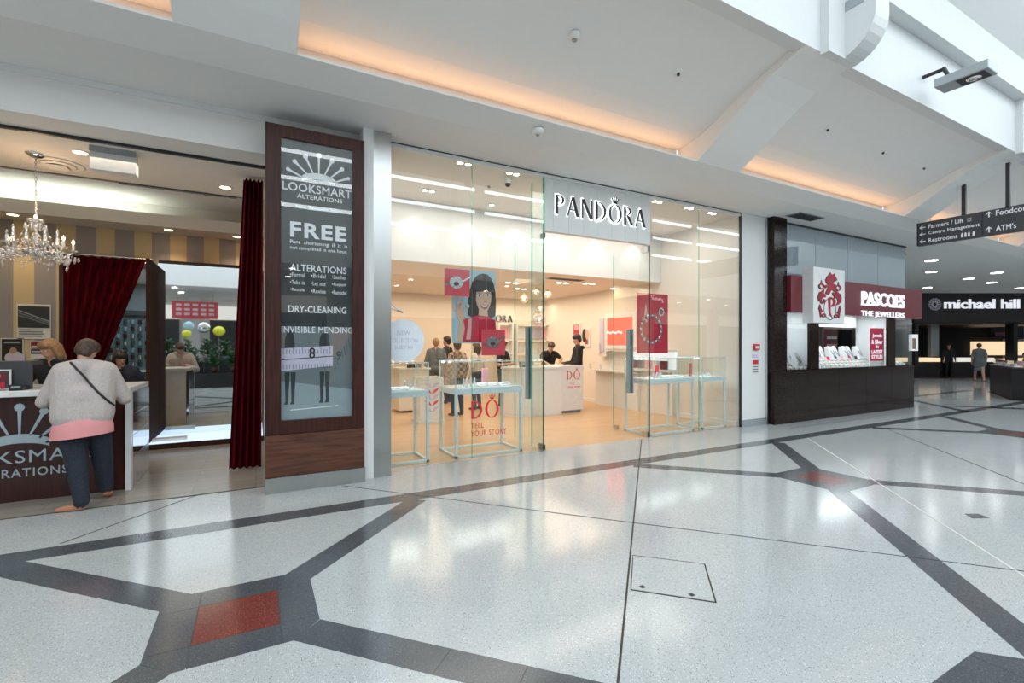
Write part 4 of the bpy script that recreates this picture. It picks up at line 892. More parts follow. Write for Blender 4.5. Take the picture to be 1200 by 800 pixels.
MB().box(a[0],10.9,.05,b[0],11.6,1.00,'cream_wall').build('body', t); MB().box(a[0]-.03,10.87,1.00,b[0]+.03,11.63,1.04,'white_gloss').build('top', t)
for px in (480.5,486.5,491.5): 
    c = PY(px,424,10.95); one('gift_box','small black gift box on the pale left counter, %s in the row' % {480.5:'leftmost',486.5:'middle one',491.5:'rightmost'}[px],'box', lambda m: m.box(c[0]-.045,10.95,1.041,c[0]+.045,11.05,1.13,'black').box(c[0]-.047,10.948,1.10,c[0]+.047,11.052,1.105,'charcoal'),'black boxes on the left counter')
# back wall shelving, wall sign, pictures
mb = MB(); a = PY(554,370,13.08); c = PY(593,370,13.08); word(mb,'PANDORA',a[0],2.30,.20,13.08,.03,'black',fit=1.35); mb.build('wall_lettering', None, 'black name lettering on the far wall of the shop partly behind the woman banner','lettering')
for i, (px0, px1, lab) in enumerate(((583,600,'far wall cabinet with a pink panel just right of the woman banner'),(604,654,'wide far wall cabinet with lit shelves behind the pendants'))):
    a = PY(px0,405,12.9)[0]; b = PY(px1,405,12.9)[0]; t = thing('wall_cabinet', lab, 'cabinet', ((a+b)/2,12.95,.0))
    MB().box(a,12.7,0,b,13.08,.95,'white_paint').build('base', t); MB().box(a,13.0,.95,b,13.08,2.25,'cream_wall').build('back_panel', t)
    for x in (a,b-.04): MB().box(x,12.8,.95,x+.04,13.0,2.25,'white_paint').build('side', t)
    for z in (.95,1.3,1.72,2.21): MB().box(a+.04,12.8,z,b-.04,13.0,z+.04,'white_paint').box(a+.06,12.97,z-.02 if z>1 else z+.05,b-.06,12.99,z if z>1 else z+.06,'shelf_glow').build('shelf', t)
    n = 3 if i else 1
    for k in range(n): 
        w = (b-a-.1)/n; MB().box(a+.05+k*w+.05,12.96,1.78,a+.05+(k+1)*w-.05,12.98,2.12,['pink','paper','lilac'][(k+(0 if i==0 else 1))%3]).build('picture_panel', t)
    n = 8 if i else 3
    for k in range(n): x = a+.12+k*(b-a-.24)/max(n-1,1); MB().cyl((x,12.88,1.341),(x,12.88,1.46),.03,'paper',r1=.02,n=8).build('display_cone', t)
area('far_cabinet_light', (7.0,12.6,2.9), 2.2, 10, (1,.85,.66), size_y=.3)
def picture(px0, py0, px1, py1, lab, fn, m):
    a = PX(px0,py1,8.24); b = PX(px1,py0,8.24); y0, z0, y1, z1 = min(a[1],b[1]), a[2], max(a[1],b[1]), b[2]
    t = thing('wall_picture', lab, 'picture', (8.24,(y0+y1)/2,z0)); MB().box(8.21,y0,z0,8.25,y1,z1,'white_paint').build('frame', t); MB().box(8.205,y0+.05,z0+.05,8.212,y1-.05,z1-.05,m).build('print', t)
    mb = MB(); fn(mb, y0, y1, z0, z1); mb.build('motif', t); return t
picture(672,378,681,395,'small red framed picture on the right wall above the man in the hoodie', lambda mb,y0,y1,z0,z1: mb.box(8.202,(y0+y1)/2-.1,z0+.2,8.207,(y0+y1)/2+.1,z0+.35,'pink'), 'poster_red')
picture(685,384,692,406,'small portrait picture on the right wall beside the red one', lambda mb,y0,y1,z0,z1: mb.ball((8.204,(y0+y1)/2,(z0+z1)/2+.08),(.004,.12,.14),'poster_skin').ball((8.203,(y0+y1)/2+.1,(z0+z1)/2+.05),(.003,.1,.2),'poster_hair').box(8.203,y0+.08,z0+.07,8.206,y1-.08,z0+.2,'poster_red'), 'sky_blue')
# right wall cabinet with glowing red screen
ya, yb = PX(743,380,8.0)[1], PX(697,380,8.0)[1]
t = thing('wall_cabinet', 'cream wall cabinet with a glowing red screen and a small niche', 'cabinet', (8.1,(ya+yb)/2,0))
s0, s1 = PX(741,390,8.0)[1], PX(712,390,8.0)[1]
zt_, zb_ = PX(727,372,8.0)[2], PX(727,404,8.0)[2]
MB().box(8.02,ya-.1,.0,8.25,yb,.92,'white_paint').build('base', t); MB().box(7.85,ya-.1,.90,8.25,yb+.0,.94,'white_gloss').build('worktop', t)
MB().box(8.0,s0-.12,zb_-.16,8.25,s1+.08,zt_+.12,'white_paint').build('screen_surround', t); MB().box(7.985,s0,zb_,8.0,s1,zt_,'screen_red').build('screen', t, label='glowing red screen')
mb = MB(); 
for k in range(6): mb.box(7.98,s0+.35+.1*k,zb_+.28+.02*(k%2),7.986,s0+.41+.1*k,zb_+.33+.02*(k%2),'screen_text')
mb.build('screen_motif', t)
MB().box(7.97,s0-.10,zb_-.10,8.0,s1+.06,zb_-.05,'white_gloss').build('screen_ledge', t)
MB().box(8.05,s1+.12,1.28,8.25,yb-.05,zt_+.12,'cream_wall').build('niche_box', t); MB().box(8.03,s1+.2,1.40,8.05,yb-.15,zt_+.02,'lilac').build('niche', t); MB().cyl((8.0,s1+.35,1.40),(8.0,s1+.35,1.62),.05,'paper',r1=.02).build('bust', t)
for k in range(4): MB().cyl((7.95,ya+.3+.45*k,.941),(7.95,ya+.3+.45*k,1.08),.04,'paper',r1=.03).build('display_cone', t)
t = thing('wall_shelf', 'lit wall shelf with small bags under the bracelet banner', 'shelf', (8.1,8.2,.9))
y0, y1 = 7.55, 8.9
MB().box(7.9,y0,.98,8.25,y1,1.03,'white_gloss').build('shelf_board', t); MB().box(8.2,y0,1.03,8.25,y1,1.42,'case_glow').build('lit_back', t); MB().box(7.95,y0,1.42,8.25,y1,1.46,'cream_wall').build('top_board', t)
for k, m in enumerate(('maroon','paper','pink','dark_silver','maroon')): MB().box(8.0,y0+.12+.24*k,1.031,8.1,y0+.26+.24*k,1.22,m).build('display_block', t)
MB().box(8.1,y0,0,8.25,y1,.98,'cream_wall').build('base', t)
# ================================================================ SECOND JEWELLER (right) : dark stone front, maroon band
PX0, PX1, YP2 = 8.97, 14.72, 5.76
wj = struct('wall_granite', MB().box(PX0+.02,YP2+.02,0,PX1-.02,9.0,1.04,'black_stone'))
for k in range(5):
    w = (PX1-PX0)/5; MB().box(PX0+k*w+.003,YP2,.0,PX0+(k+1)*w-.003,YP2+.02,.70,'black_stone').build('stone_panel', wj); MB().box(PX0+k*w+.003,YP2-.0,.706,PX0+(k+1)*w-.003,YP2+.02,1.06,'black_stone').build('stone_panel', wj)
for k in range(3): MB().box(PX1-.02,YP2+.02+k*1.06+.003,0,PX1,YP2+.02+(k+1)*1.06-.003,1.06,'black_stone').build('stone_panel', wj)
MB().box(PX0,YP2,1.063,9.38,YP2+.30,4.11,'black_stone').build('stone_jamb', wj)
def xs(px): return PY(px,400,YP2)[0]
m1a, m1b, m2a, m2b = xs(949), xs(960), xs(1041), xs(1049.5)
MB().box(m1a,YP2,1.063,m1b,YP2+.05,2.3,'black_stone').build('stone_jamb', wj); MB().box(m2a,YP2,1.063,m2b,YP2+.05,2.3,'black_stone').build('stone_jamb', wj)
MB().box(PX0+.3,YP2-.0,1.06,PX1,YP2+.3,1.075,'black_stone').build('window_sill', wj)
struct('window_7', MB().box(9.38,YP2+.03,1.075,m1a,YP2+.04,2.3,'clear').box(m1b,YP2+.03,1.075,m2a,YP2+.04,2.3,'clear').box(m2b,YP2+.03,1.075,PX1-.02,YP2+.04,2.3,'clear').box(PX1-.03,YP2+.04,1.075,PX1-.02,YP2+1.2,2.3,'clear'))
# display space behind the windows
DB = 6.55
struct('wall_display_back', MB().box(9.36,DB,1.0,m1b,DB+.04,2.45,'white_paint').box(m2b-.1,DB,1.0,PX1-.06,DB+.04,2.45,'white_paint').box(9.34,5.8,1.0,9.38,DB,2.45,'white_paint')
    .box(m1b-.06,YP2+.05,1.0,m1b,DB,2.45,'white_paint').box(m2b-.06,YP2+.05,1.0,m2b,DB,2.45,'white_paint').box(m1b,7.6,.9,m2b,7.64,3.2,'charcoal'))
struct('ceiling_display', MB().box(9.38,YP2+.04,2.30,PX1-.02,DB,2.36,'white_paint')); struct('trim_21', MB().box(m1b-.05,DB-.06,2.02,m2a+.08,DB,2.36,'white_paint'))
for a, b, c in ((9.42,m1a-.1,.6),(m1b+.05,m2a-.05,.6),(m2b+.05,PX1-.1,.5)): area('window_case_lamp', ((a+b)/2,6.15,2.28), b-a, 13*(b-a), (.88,.94,1), size_y=c)
area('inner_shop_light', (12,7.2,3.1), 2, 8, (1,.9,.8), size_y=.4)
struct('floor_display', MB().box(9.38,YP2+.04,1.0,PX1-.02,DB,1.07,'white_gloss').box(m1b,5.93,1.07,m2a,6.055,1.12,'white_gloss').box(m1b,6.055,1.07,m2a,DB,1.17,'white_gloss'))
MBK = (('cardboard',11.1,11.6),('mid_wood',11.75,12.1),('maroon',12.5,12.9),('dark_silver',10.5,10.9),('cardboard',13.2,13.7),('maroon',14.0,14.6))
for k, (m, a, b) in enumerate(MBK): 
    t = thing('picture_panel',['brown panel on the dark wall behind the middle window, centre left','dark brown panel on the dark wall behind the middle window','maroon price panel on the dark wall behind the middle window','grey panel at the left of the dark wall behind the middle window','brown panel on the dark wall at the right behind the middle window','maroon panel at the far right of the dark wall behind the middle window'][k],'panel',((a+b)/2,7.55,1.3)); MB().box(a,7.5,1.3,b,7.6,2.05,m).build('board', t)
    MB().box(a+.06,7.49,1.75,b-.06,7.5,1.82,'paper').box(a+.06,7.49,1.55,b-.06,7.5,1.61,'pink').build('print', t)
# reflective glass above, maroon band
ug = struct('window_8', MB().box(9.38,5.95,2.97,PX1,5.97,4.09,'opaque_glass').box(PX1-.02,5.97,2.97,PX1,8.9,4.09,'opaque_glass'))
for x in (10.72,12.02,13.35): MB().box(x-.004,5.946,2.97,x+.004,5.951,4.09,'grey_metal').build('glass_joint', ug)
struct('trim_22', MB().box(9.38,5.92,4.08,PX1,5.98,4.115,'dark_metal'))
zb, zt = 2.24, 2.97
t = thing('shop_sign', 'maroon fascia band with raised white capitals over the granite front', 'sign', (12,5.7,zb))
fa = MB().box(9.38,5.68,zb,PX1+.22,5.95,zt,'maroon').box(PX1,5.95,zb,PX1+.22,8.6,zt,'maroon').build('fascia', t)
YS = 5.68
def sg2(mb, s, px0, px1, pyb, pyt, m, off, space, Y, ext):
    a = PY(px0,pyb,Y); b = PY(px0,pyt,Y); c = PY(px1,pyb,Y); mb.text(s,m,a[0],a[2],c[0]-a[0],b[2]-a[2],Y,ext,off,space); return a[0],a[2],c[0]-a[0],b[2]-a[2]
mb = MB(); g = sg2(mb,'PASCOES',1009,1059,357.5,341,'sign_glow',.016,1.0,YS,.03)
# slab serifs
x, z, w, h = g
for f in (.03,.155,.275,.87): pass
for f0, f1, zz_ in ((0,.11,0),(.135,.205,0),(.235,.30,0),(.70,.78,0)): mb.box(x+w*f0-.01,YS-.05,z,x+w*f1,YS,z+h*.10,'sign_glow')
mb.build('lettering', fa, label='bold white slab capitals'); mb = MB(); sg2(mb,'THE JEWELLERS',1009,1059,371.6,363.6,'sign_glow',0,1.05,YS,.02); mb.build('lettering', t)
# crest box
a = PY(954,401,5.6); ya = 5.46; a = PY(953.5,372,ya); b = PY(990,384,ya); zt2 = PY(955,312,ya)[2]; zb2 = PY(954,378,ya)[2]
t = thing('crest_sign', 'white projecting box with red crest over the stone pier', 'sign', ((a[0]+b[0])/2,5.55,zb2))
MB().box(a[0],ya,zb2,b[0],5.69,zt2,'white_gloss',.01).build('box', t); mb = MB(); cw = b[0]-a[0]; ch = zt2-zb2
def cp(pts, m='crest_red', d=.004):
    if m == 'crest_red' and d == .004:
        mb.xz([(a[0]+cw*(u-.018), zb2+ch*(v-.008)) for u, v in pts], ya-.0015-dinc(), ya, 'crest_dark')
    mb.xz([(a[0]+cw*u, zb2+ch*v) for u, v in pts], ya-d-dinc()*2, ya, m)
def ce(u, v, ru, rv, m='crest_red', d=.004, n=14, r2=None):
    if r2: 
        for k in range(n): t0, t1 = 2*PI*k/n, 2*PI*(k+1)/n; cp([(u+ru*math.cos(t0),v+rv*math.sin(t0)),(u+ru*math.cos(t1),v+rv*math.sin(t1)),(u+ru*r2*math.cos(t1),v+rv*r2*math.sin(t1)),(u+ru*r2*math.cos(t0),v+rv*r2*math.sin(t0))], m, d)
    else: cp([(u+ru*math.cos(2*PI*k/n), v+rv*math.sin(2*PI*k/n)) for k in range(n)], m, d)
# rampant beast on top, mantling either side, shield with a p
cp([(.46,.88),(.52,.93),(.56,.89),(.66,.92),(.68,.80),(.62,.74),(.68,.66),(.66,.58),(.58,.62),(.50,.56),(.42,.60),(.46,.70),(.38,.74),(.40,.84)])
cp([(.36,.80),(.42,.78),(.46,.74),(.40,.72)]); cp([(.40,.70),(.34,.68),(.36,.63),(.44,.66)]); cp([(.60,.84),(.70,.86),(.74,.80),(.64,.76)]); cp([(.66,.72),(.72,.70),(.70,.62),(.63,.64)]); cp([(.42,.62),(.36,.54),(.46,.52),(.52,.56)]); cp([(.62,.58),(.70,.52),(.62,.50),(.58,.56)])
for s in (-1,1):
    U = lambda u: .51+s*u
    ce(U(.27),.66,.09,.055,r2=.6); cp([(U(.24),.70),(U(.27),.78),(U(.30),.70)]); cp([(U(.18),.62),(U(.30),.56),(U(.34),.44),(U(.30),.36),(U(.20),.34),(U(.26),.42),(U(.20),.50)])
    cp([(U(.14),.52),(U(.24),.54),(U(.22),.47),(U(.13),.47)]); cp([(U(.33),.56),(U(.38),.48),(U(.36),.38),(U(.33),.44)]); cp([(U(.34),.24),(U(.30),.10),(U(.26),.14)])
    cp([(U(.32),.34),(U(.36),.26),(U(.30),.18),(U(.22),.20),(U(.28),.26)]); ce(U(.20),.14,.07,.035,r2=.5); cp([(U(.12),.40),(U(.20),.44),(U(.18),.36)])
ce(.51,.26,.20,.20,'dark_wood',.003,24,r2=.94)
cp([(.44,.46),(.52,.48),(.52,.20),(.58,.10),(.50,.14),(.46,.22)],d=.006); cp([(.52,.48),(.64,.46),(.68,.38),(.64,.31),(.54,.30),(.54,.33),(.60,.36),(.60,.43),(.53,.45)],d=.006)
mb.build('crest_print', t)
# window goods
_O = ['first','second','third','fourth','fifth','sixth','seventh','eighth','ninth','tenth','eleventh','twelfth','thirteenth','fourteenth','fifteenth','sixteenth','seventeenth','eighteenth','nineteenth','twentieth']
xA, xB, yA = 12.80, 13.44, 5.86
t = thing('window_poster', 'tall red poster with white script lines in the middle shop window', 'poster', ((xA+xB)/2,yA,1.07)); w = xB-xA
MB().box(xA,yA+.005,1.07,xB,yA+.02,1.98,'paper').build('backing', t)
MB().box(xA,yA,1.20,xB,yA+.005,1.98,'hot_red').build('red_sheet', t); mb = MB()
for s_, v, ww, hh in (('Jewels','1.74',.7,.11),('& Silver','1.60',.8,.11),('IN','1.50',.2,.07),('LATEST','1.37',.8,.09),('STYLES','1.25',.8,.09)): mb.text(s_,'sign_glow',xA+w*(1-ww)/2,float(v),w*ww,hh,yA,.004,.02)
mb.build('lettering', t)
random.seed(3)
for k in range(14):
    x = 9.5+.10*k; t = thing('price_card','tiny white and dark card, %s from the left in the left jeweller window' % ORD[k],'card',(x,5.97+.04*(k%3),1.071),group='tiny cards in the left jeweller window'); MB().box(x-.03,5.965+.04*(k%3),1.071,x+.03,5.975+.04*(k%3),1.13+.02*(k%4),['paper','dark_silver','paper','gold'][k%4]).build('card', t)
def neckbust(x, y, z, s, lab, grp, m='white_gloss'):
    mb = MB().yz([(y-.10*s,z),(y+.10*s,z),(y+.12*s,z+.34*s),(y+.06*s,z+.36*s),(y-.06*s,z+.10*s)], x-.07*s, x+.07*s, m)
    t = thing('necklace_stand', lab, 'jewellery stand', (x,y,z), group=grp); mb.build('bust', t)
    MB().tube([(x-.05*s,y+.0,z+.27*s),(x-.03*s,y-.055*s,z+.17*s),(x,y-.075*s,z+.13*s),(x+.03*s,y-.055*s,z+.17*s),(x+.05*s,y+.0,z+.27*s)],.008,'dark_silver',5).build('necklace', t); return t
g = 'necklace stands in the middle jeweller window'; nb0 = None
for k in range(9):
    x = m1b+.30+.30*k; lab = 'white sloping necklace stand, %s from the left in the middle window of the granite front' % ORD[k]
    if x > m2a-.1: continue
    if nb0 is None: nb0 = neckbust(x,6.32,1.171,1.05,lab,g)
    else: dup(nb0,(x,6.30+.06*(k%2),1.171),label=lab)
for k in range(8):
    x = m1b+.2+.30*k
    if x < m2a-.1:
        t = thing('jewel_box','open %s jewel box between the necklace stands, %s from the left' % (('red','black','pink')[k%3], ORD[k]),'box',(x+.15,6.18,1.171),group='jewel boxes in the middle jeweller window'); mm = ('hot_red','black','pink')[k%3]
        MB().box(x+.10,6.14,1.171,x+.20,6.22,1.22,mm).build('tray', t); MB().yz([(6.22,1.22),(6.235,1.22),(6.26,1.31),(6.245,1.31)],x+.10,x+.20,mm).build('lid', t); MB().ball((x+.15,6.18,1.225),.02,'silver',6,4).build('ring', t)
tray = None
for r in range(3):
    for k in range(16):
        x = m1b+.12+.17*k; y = 5.87+.125*r; zr = 1.071+.05*r
        if x > m2a-.08 or (x > xA-.09 and r == 0): continue
        lab = 'small pale ring tray, %s from the left in the %s row of the middle window' % (ORD[k], ('front','second','back')[r])
        if tray is None:
            tray = thing('ring_tray',lab,'tray',(x,y,1.071),group='ring trays in the middle jeweller window')
            MB().yz([(y-.05,1.071),(y+.05,1.071),(y+.05,1.13),(y-.05,1.095)],x-.06,x+.06,'white_gloss').build('tray_block', tray)
            for i in range(3):
                for j in range(2): MB().ball((x-.04+.04*i,y-.02+.045*j,1.108+.012*j),.013,['dark_silver','charcoal','gold'][(i+j)%3],6,4).build('ring', tray)
        else: dup(tray,(x,y,zr),random.uniform(-.12,.12),lab)
for k, (dx, dy, c, m) in enumerate(((.15,6.0,'gold','gold'),(.42,6.12,'white','white_gloss'),(.68,6.22,'white','white_gloss'),(.94,6.1,'white','white_gloss'),(1.02,6.30,'white','white_gloss'))):
    neckbust(9.42+dx,dy+.02,1.071,.8+.05*k if k else .8,('gold coloured necklace stand at the left of the left jeweller window' if not k else '%s white necklace stand from the gold one in the left jeweller window' % ORD[k-1]),'necklace stands in the left jeweller window',m)
for k in range(9): 
    x = 9.46+.145*k; t = thing('bracelet_roll','small white bracelet roll, %s from the left in the left jeweller window' % ORD[k],'jewellery stand',(x+.05,5.87,1.071),group='bracelet rolls in the left jeweller window')
    MB().cyl((x,5.87,1.102),(x+.10,5.88,1.102),.03,'white_gloss',n=8).build('roll', t); MB().cyl((x+.03,5.873,1.102),(x+.045,5.875,1.102),.034,['silver','gold'][k%2],n=8).build('bracelet', t)
t = thing('brand_card','blue and grey picture card in the left jeweller window','card',(9.9,6.4,1.07)); xa, xb = 9.45, 10.0
MB().box(xa,6.46,1.07,xb,6.48,2.0,'sky_blue').build('panel', t); MB().box(xa+.02,6.45,1.6,xb-.15,6.46,1.95,'charcoal').build('print', t)
one('grey_panel','tall grey display panel in the right-hand jeweller window','panel', lambda m: m.box(13.95,6.3,1.071,14.5,6.34,1.95,'poster_light').box(14.0,6.29,1.12,14.45,6.3,1.9,'poster_mid'))
for k in range(5): 
    t = thing('necklace_block','small white block, %s from the left in the right-hand jeweller window' % ORD[k],'jewellery stand',(13.75+.2*k,5.95,1.071),group='blocks in the right jeweller window'); x = 13.75+.2*k
    MB().yz([(5.90,1.071),(6.0,1.071),(6.0,1.17),(5.90,1.10)],x-.06,x+.06,'white_gloss').build('block', t); MB().ball((x,5.93,1.14),.02,'silver',6,4).build('jewel', t)
# red and white notices on the white pier
yy = 5.918
def notice(name, lab, px0, px1, py0, py1, fn):
    a = PY(px0,py1,yy); b = PY(px1,py0,yy); x0,z0,x1,z1 = a[0],a[2],b[0],b[2]; mb = MB(); fn(mb,x0,z0,x1,z1); mb.build(name,None,lab,'sign')
notice('fire_alarm','small red alarm box on the white pier above the notices',882.5,888.5,403,410, lambda m,x0,z0,x1,z1: m.box(x0,yy-.04,z0,x1,yy,z1,'red').box(x0+.02,yy-.045,z0+.03,x1-.02,yy-.04,z1-.04,'paper'))
notice('warning_notice','red and white pictogram notice on the white pier below the alarm box',881,889,413,438, lambda m,x0,z0,x1,z1: m.box(x0,yy-.006,z0,x1,yy,z1,'paper').box(x0+.02,yy-.009,z0+(z1-z0)*.45,x1-.02,yy-.005,z0+(z1-z0)*.65,'red').box(x0+.03,yy-.009,z0+(z1-z0)*.74,x1-.03,yy-.005,z0+(z1-z0)*.92,'lilac').box(x0+.03,yy-.009,z0+.03,x1-.03,yy-.005,z0+.05,'dark_silver').box(x0+.03,yy-.009,z0+.08,x1-.03,yy-.005,z0+.10,'dark_silver').box(x0+.03,yy-.009,z0+.13,x1-.03,yy-.005,z0+.15,'dark_silver'))

# ================================================================ HANGING WAYFINDING SIGN
XS = 12.1; 
def WS(px, py): return PX(px, py, XS)
yl = WS(1074.5,273)[1]; yr = 1.7; zt3, zb3 = 4.10, 3.63
t = thing('wayfinding_sign', 'black double-column direction sign with arrows hung on two rods', 'sign', (XS,(yl+yr)/2,zb3))
MB().box(XS,yr,zb3,XS+.12,yl,zt3,'charcoal').build('sign_box', t)
yd = WS(1151.5,265)[1]; MB().box(XS-.004,yd-.006,zb3,XS,yd+.006,zt3,'dark_metal').box(XS-.004,yl-.02,zb3,XS,yl,zt3,'black').build('divider', t)
for px, hgt in ((1128,222),(1180,202)):
    p = WS(px,hgt); MB().box(XS+.035,p[1]-.03,zt3,XS+.095,p[1]+.03,4.70 if px<1150 else 4.92,'dark_metal').build('rod', t)
# text lies in the YZ plane facing -X: turn the XZ text
def tsign(s, y0, z0, w, h, m='text_white', off=.015):
    # x runs towards smaller Y
    mx = Matrix.Translation((XS,y0,0)) @ Matrix.Rotation(-PI/2,4,'Z')
    mb = MB().text(s,m,0,z0,w,h,0,.004,off,1.05,mtx=mx); mb.build('lettering', t)
zz3 = [zt3-.145, zt3-.285, zt3-.43]
for s, z, pxs, pxe in (('Farmers / Lift',zz3[0],1088,1129),('Centre Management',zz3[1],1088,1148),('Restrooms',zz3[2],1088,1122)):
    y0 = WS(pxs,270)[1]; y1 = WS(pxe,270)[1]; tsign(s,y0,z,y0-y1,.085)
for s, z, pxs, pxe in (('Foodcourt',zz3[0]+.02,1167,1212),("ATM's",zz3[2]+.02,1167,1191)):
    y0 = WS(pxs,270)[1]; y1 = WS(pxe,270)[1]; tsign(s,y0,z,y0-y1,.10)
mb = MB()
def arrow(yc, zc, s, up):
    pts = [(-.5,0),(-.05,.42),(.08,.42),(-.22,.09),(.5,.09),(.5,-.09),(-.22,-.09),(.08,-.42),(-.05,-.42)]
    for a, b in [(0,0)]:
        pp = [(-v if up else u, -u if up else v) for u, v in pts]
        mb.prism([(yc-u*s, zc+v*s) for u, v in pp], lambda u,v,d: (d,u,v), XS-.005, XS, 'text_white')
for z in zz3: mb = MB(); arrow(WS(1081,270)[1], z+.04, .10, False); mb.build('arrow', t)
for z in (zz3[0]+.02,zz3[2]+.02): mb = MB(); arrow(WS(1159,270)[1], z+.05, .11, True); mb.build('arrow', t)
mb = MB()
for px in (1127.5,1131.5,1135.5,1141): y = WS(px,270)[1]; MB().box(XS-.005,y-.015,zz3[2]+.0,XS,y+.015,zz3[2]+.065,'text_white').ball((XS-.003,y,zz3[2]+.073),(.003,.014,.014),'text_white',6,4).build('pictogram', t)
y = WS(1136,262)[1]; mb.box(XS-.005,y-.03,zz3[0],XS,y+.03,zz3[0]+.07,'grey_metal').box(XS-.007,y-.015,zz3[0]+.02,XS-.004,y+.015,zz3[0]+.05,'charcoal'); mb.build('pictogram', t)

# ================================================================ FAR SHOPS
struct('wall_far_left', MB().box(14.7,15.8,0,44,16,4.2,'charcoal')); 
# frame facing the camera at 23 m
FR = thing('shop', 'black shop front with white lit lower-case name and round star emblem', 'shop', (0,0,0)); FR['_o'] = [0,0,0]
mw = Matrix.Rotation(-YAW,4,'Z')   # local x right, y away
D = 23.0
def L(mb, x0,y0,z0,x1,y1,z1,m):
    b = MB().box(x0,y0,z0,x1,y1,z1,m); mb.add([mw@Vector(v) for v in b.v], b.f, m); return mb
def lx(px, d=D): return (px-600)/556*d
def lz(py, d=D): return EYE+(405-py)/556*d
mb = MB(); L(mb, lx(1071),D,lz(378),lx(1250),D+.4,4.11,'black').build('fascia', FR)
mb = MB(); b = MB().text('michael hill','sign_glow',lx(1106),lz(361.5),lx(1194)-lx(1106),lz(350.5)-lz(361.5),D,.06,.012,1.0)
mb.add([mw@Vector(v) for v in b.v], b.f, 'sign_glow'); mb.build('lettering', FR, label='white lit lower-case letters')
mb = MB(); cx_, cz_ = lx(1095), lz(356.5)
for k in range(14):
    a = 2*PI*k/14; c = (cx_+.26*math.cos(a), cz_+.26*math.sin(a)); b = MB().xz([(c[0]+.05*math.cos(i*PI/3),c[1]+.05*math.sin(i*PI/3)) for i in range(6)],D-.05,D,'lilac'); mb.add([mw@Vector(v) for v in b.v], b.f, 'lilac')
    p = [(cx_+.10*math.cos(a-.3),cz_+.10*math.sin(a-.3)),(cx_+.10*math.cos(a+.3),cz_+.10*math.sin(a+.3)),(cx_+.22*math.cos(a),cz_+.22*math.sin(a))]; b = MB().xz(p,D-.05,D,'text_white'); mb.add([mw@Vector(v) for v in b.v], b.f, 'text_white')
mb.build('star_emblem', FR)
mb = MB(); L(mb, lx(1071),D+.4,lz(380),lx(1250),D+5,lz(376),'mid_wood').build('inner_ceiling', FR)
mb = MB(); L(mb, lx(1071),D+5,0,lx(1300),D+5.2,4.0,'black_cloth').build('inner_wall', FR)
mb = MB(); L(mb, lx(1078),D+.3,0,lx(1083),D+.7,lz(378),'black').build('pier', FR); mb = MB(); L(mb, lx(1193,),D+.2,0,lx(1198),D+.6,lz(378),'black').build('pier', FR)
mb = MB(); L(mb, lx(1123),D+1.5,1.0,lx(1133),D+1.7,2.75,'grey_metal').build('grey_pillar', FR)
mb = MB(); L(mb, lx(1141,D+4.8),D+4.8,lz(416,D+4.8),lx(1205,D+4.8),D+5,lz(400,D+4.8),'shelf_glow').build('lit_shelf', FR)
mb = MB(); L(mb, lx(1072),D+1.0,.75,lx(1124),D+1.6,.95,'shelf_glow'); L(mb, lx(1072),D+1.05,0,lx(1124),D+1.6,.75,'black').build('lit_counter', FR)
mb = MB(); L(mb, lx(1140),D+1.0,.75,lx(1190),D+1.6,.95,'panel_glow'); L(mb, lx(1140),D+1.05,0,lx(1190),D+1.6,.75,'black').build('lit_counter', FR)
mb = MB(); L(mb, lx(1162,D+4.6),D+4.6,lz(397,D+4.6),lx(1200,D+4.6),D+4.7,lz(381,D+4.6),'navy'); L(mb, lx(1166,D+4.5),D+4.5,lz(394,D+4.5),lx(1190,D+4.5),D+4.6,lz(389,D+4.5),'maroon').build('wall_screen', FR)
mb = MB(); L(mb, lx(1071),D-.5,.0,lx(1250),D+5,.008,'brown_laminate').build('shop_floor', FR)
t = thing('picture_panel','small bright portrait panel on the dark wall past the granite front','picture',(18,9,0)); t['_o']=[0,0,0]; t.location=(0,0,0)
mb = MB(); L(mb, lx(1071),D+.2,lz(411),lx(1080),D+.3,lz(391.5),'case_glow').build('panel', t); mb = MB(); L(mb, lx(1073),D+.17,lz(409),lx(1077),D+.2,lz(396),'poster_skin').build('print', t)
for i, (px, py) in enumerate(((1091.5,304.5),(1091.5,318),(1135,326),(1168,319),(1162,330.5),(1195,337),(1087,336.5))):
    p = PZ(px, py, 4.11); 
    if i == 0: d0 = t = thing('downlight','round white downlight in the far soffit before the black shop front','light',(p[0],p[1],4.11),group='downlights of the far soffit'); MB().cyl((p[0],p[1],4.09),(p[0],p[1],4.11),.20,'white_plastic').build('ring', t); MB().cyl((p[0],p[1],4.083),(p[0],p[1],4.091),.15,'lamp_cool').build('lamp', t)
    else: t = dup(d0,(p[0],p[1],4.11))
    t['label'] = 'round white downlight in the far soffit, ' + ('second nearest to the granite front','nearest row above the granite front end','below the left half of the wayfinding sign','right of the wayfinding sign lower edge','over the middle of the black shop front','over the right end of the black shop front','over the star emblem of the black shop front')[i]
    if py > 300: s = max(.5, p[0]/24)
area('far_soffit_light', (22,8,4.0), 8, 28, (1,.95,.88), size_y=3)
t = thing('security_camera','small dark camera under the soffit at the corner of the granite front','camera',(14.95,6.1,4.0)); MB().cyl((14.95,6.1,3.98),(14.95,6.1,4.11),.03,'white_plastic').build('stem', t); MB().ball((14.95,6.1,3.96),.07,'charcoal').build('dome', t)
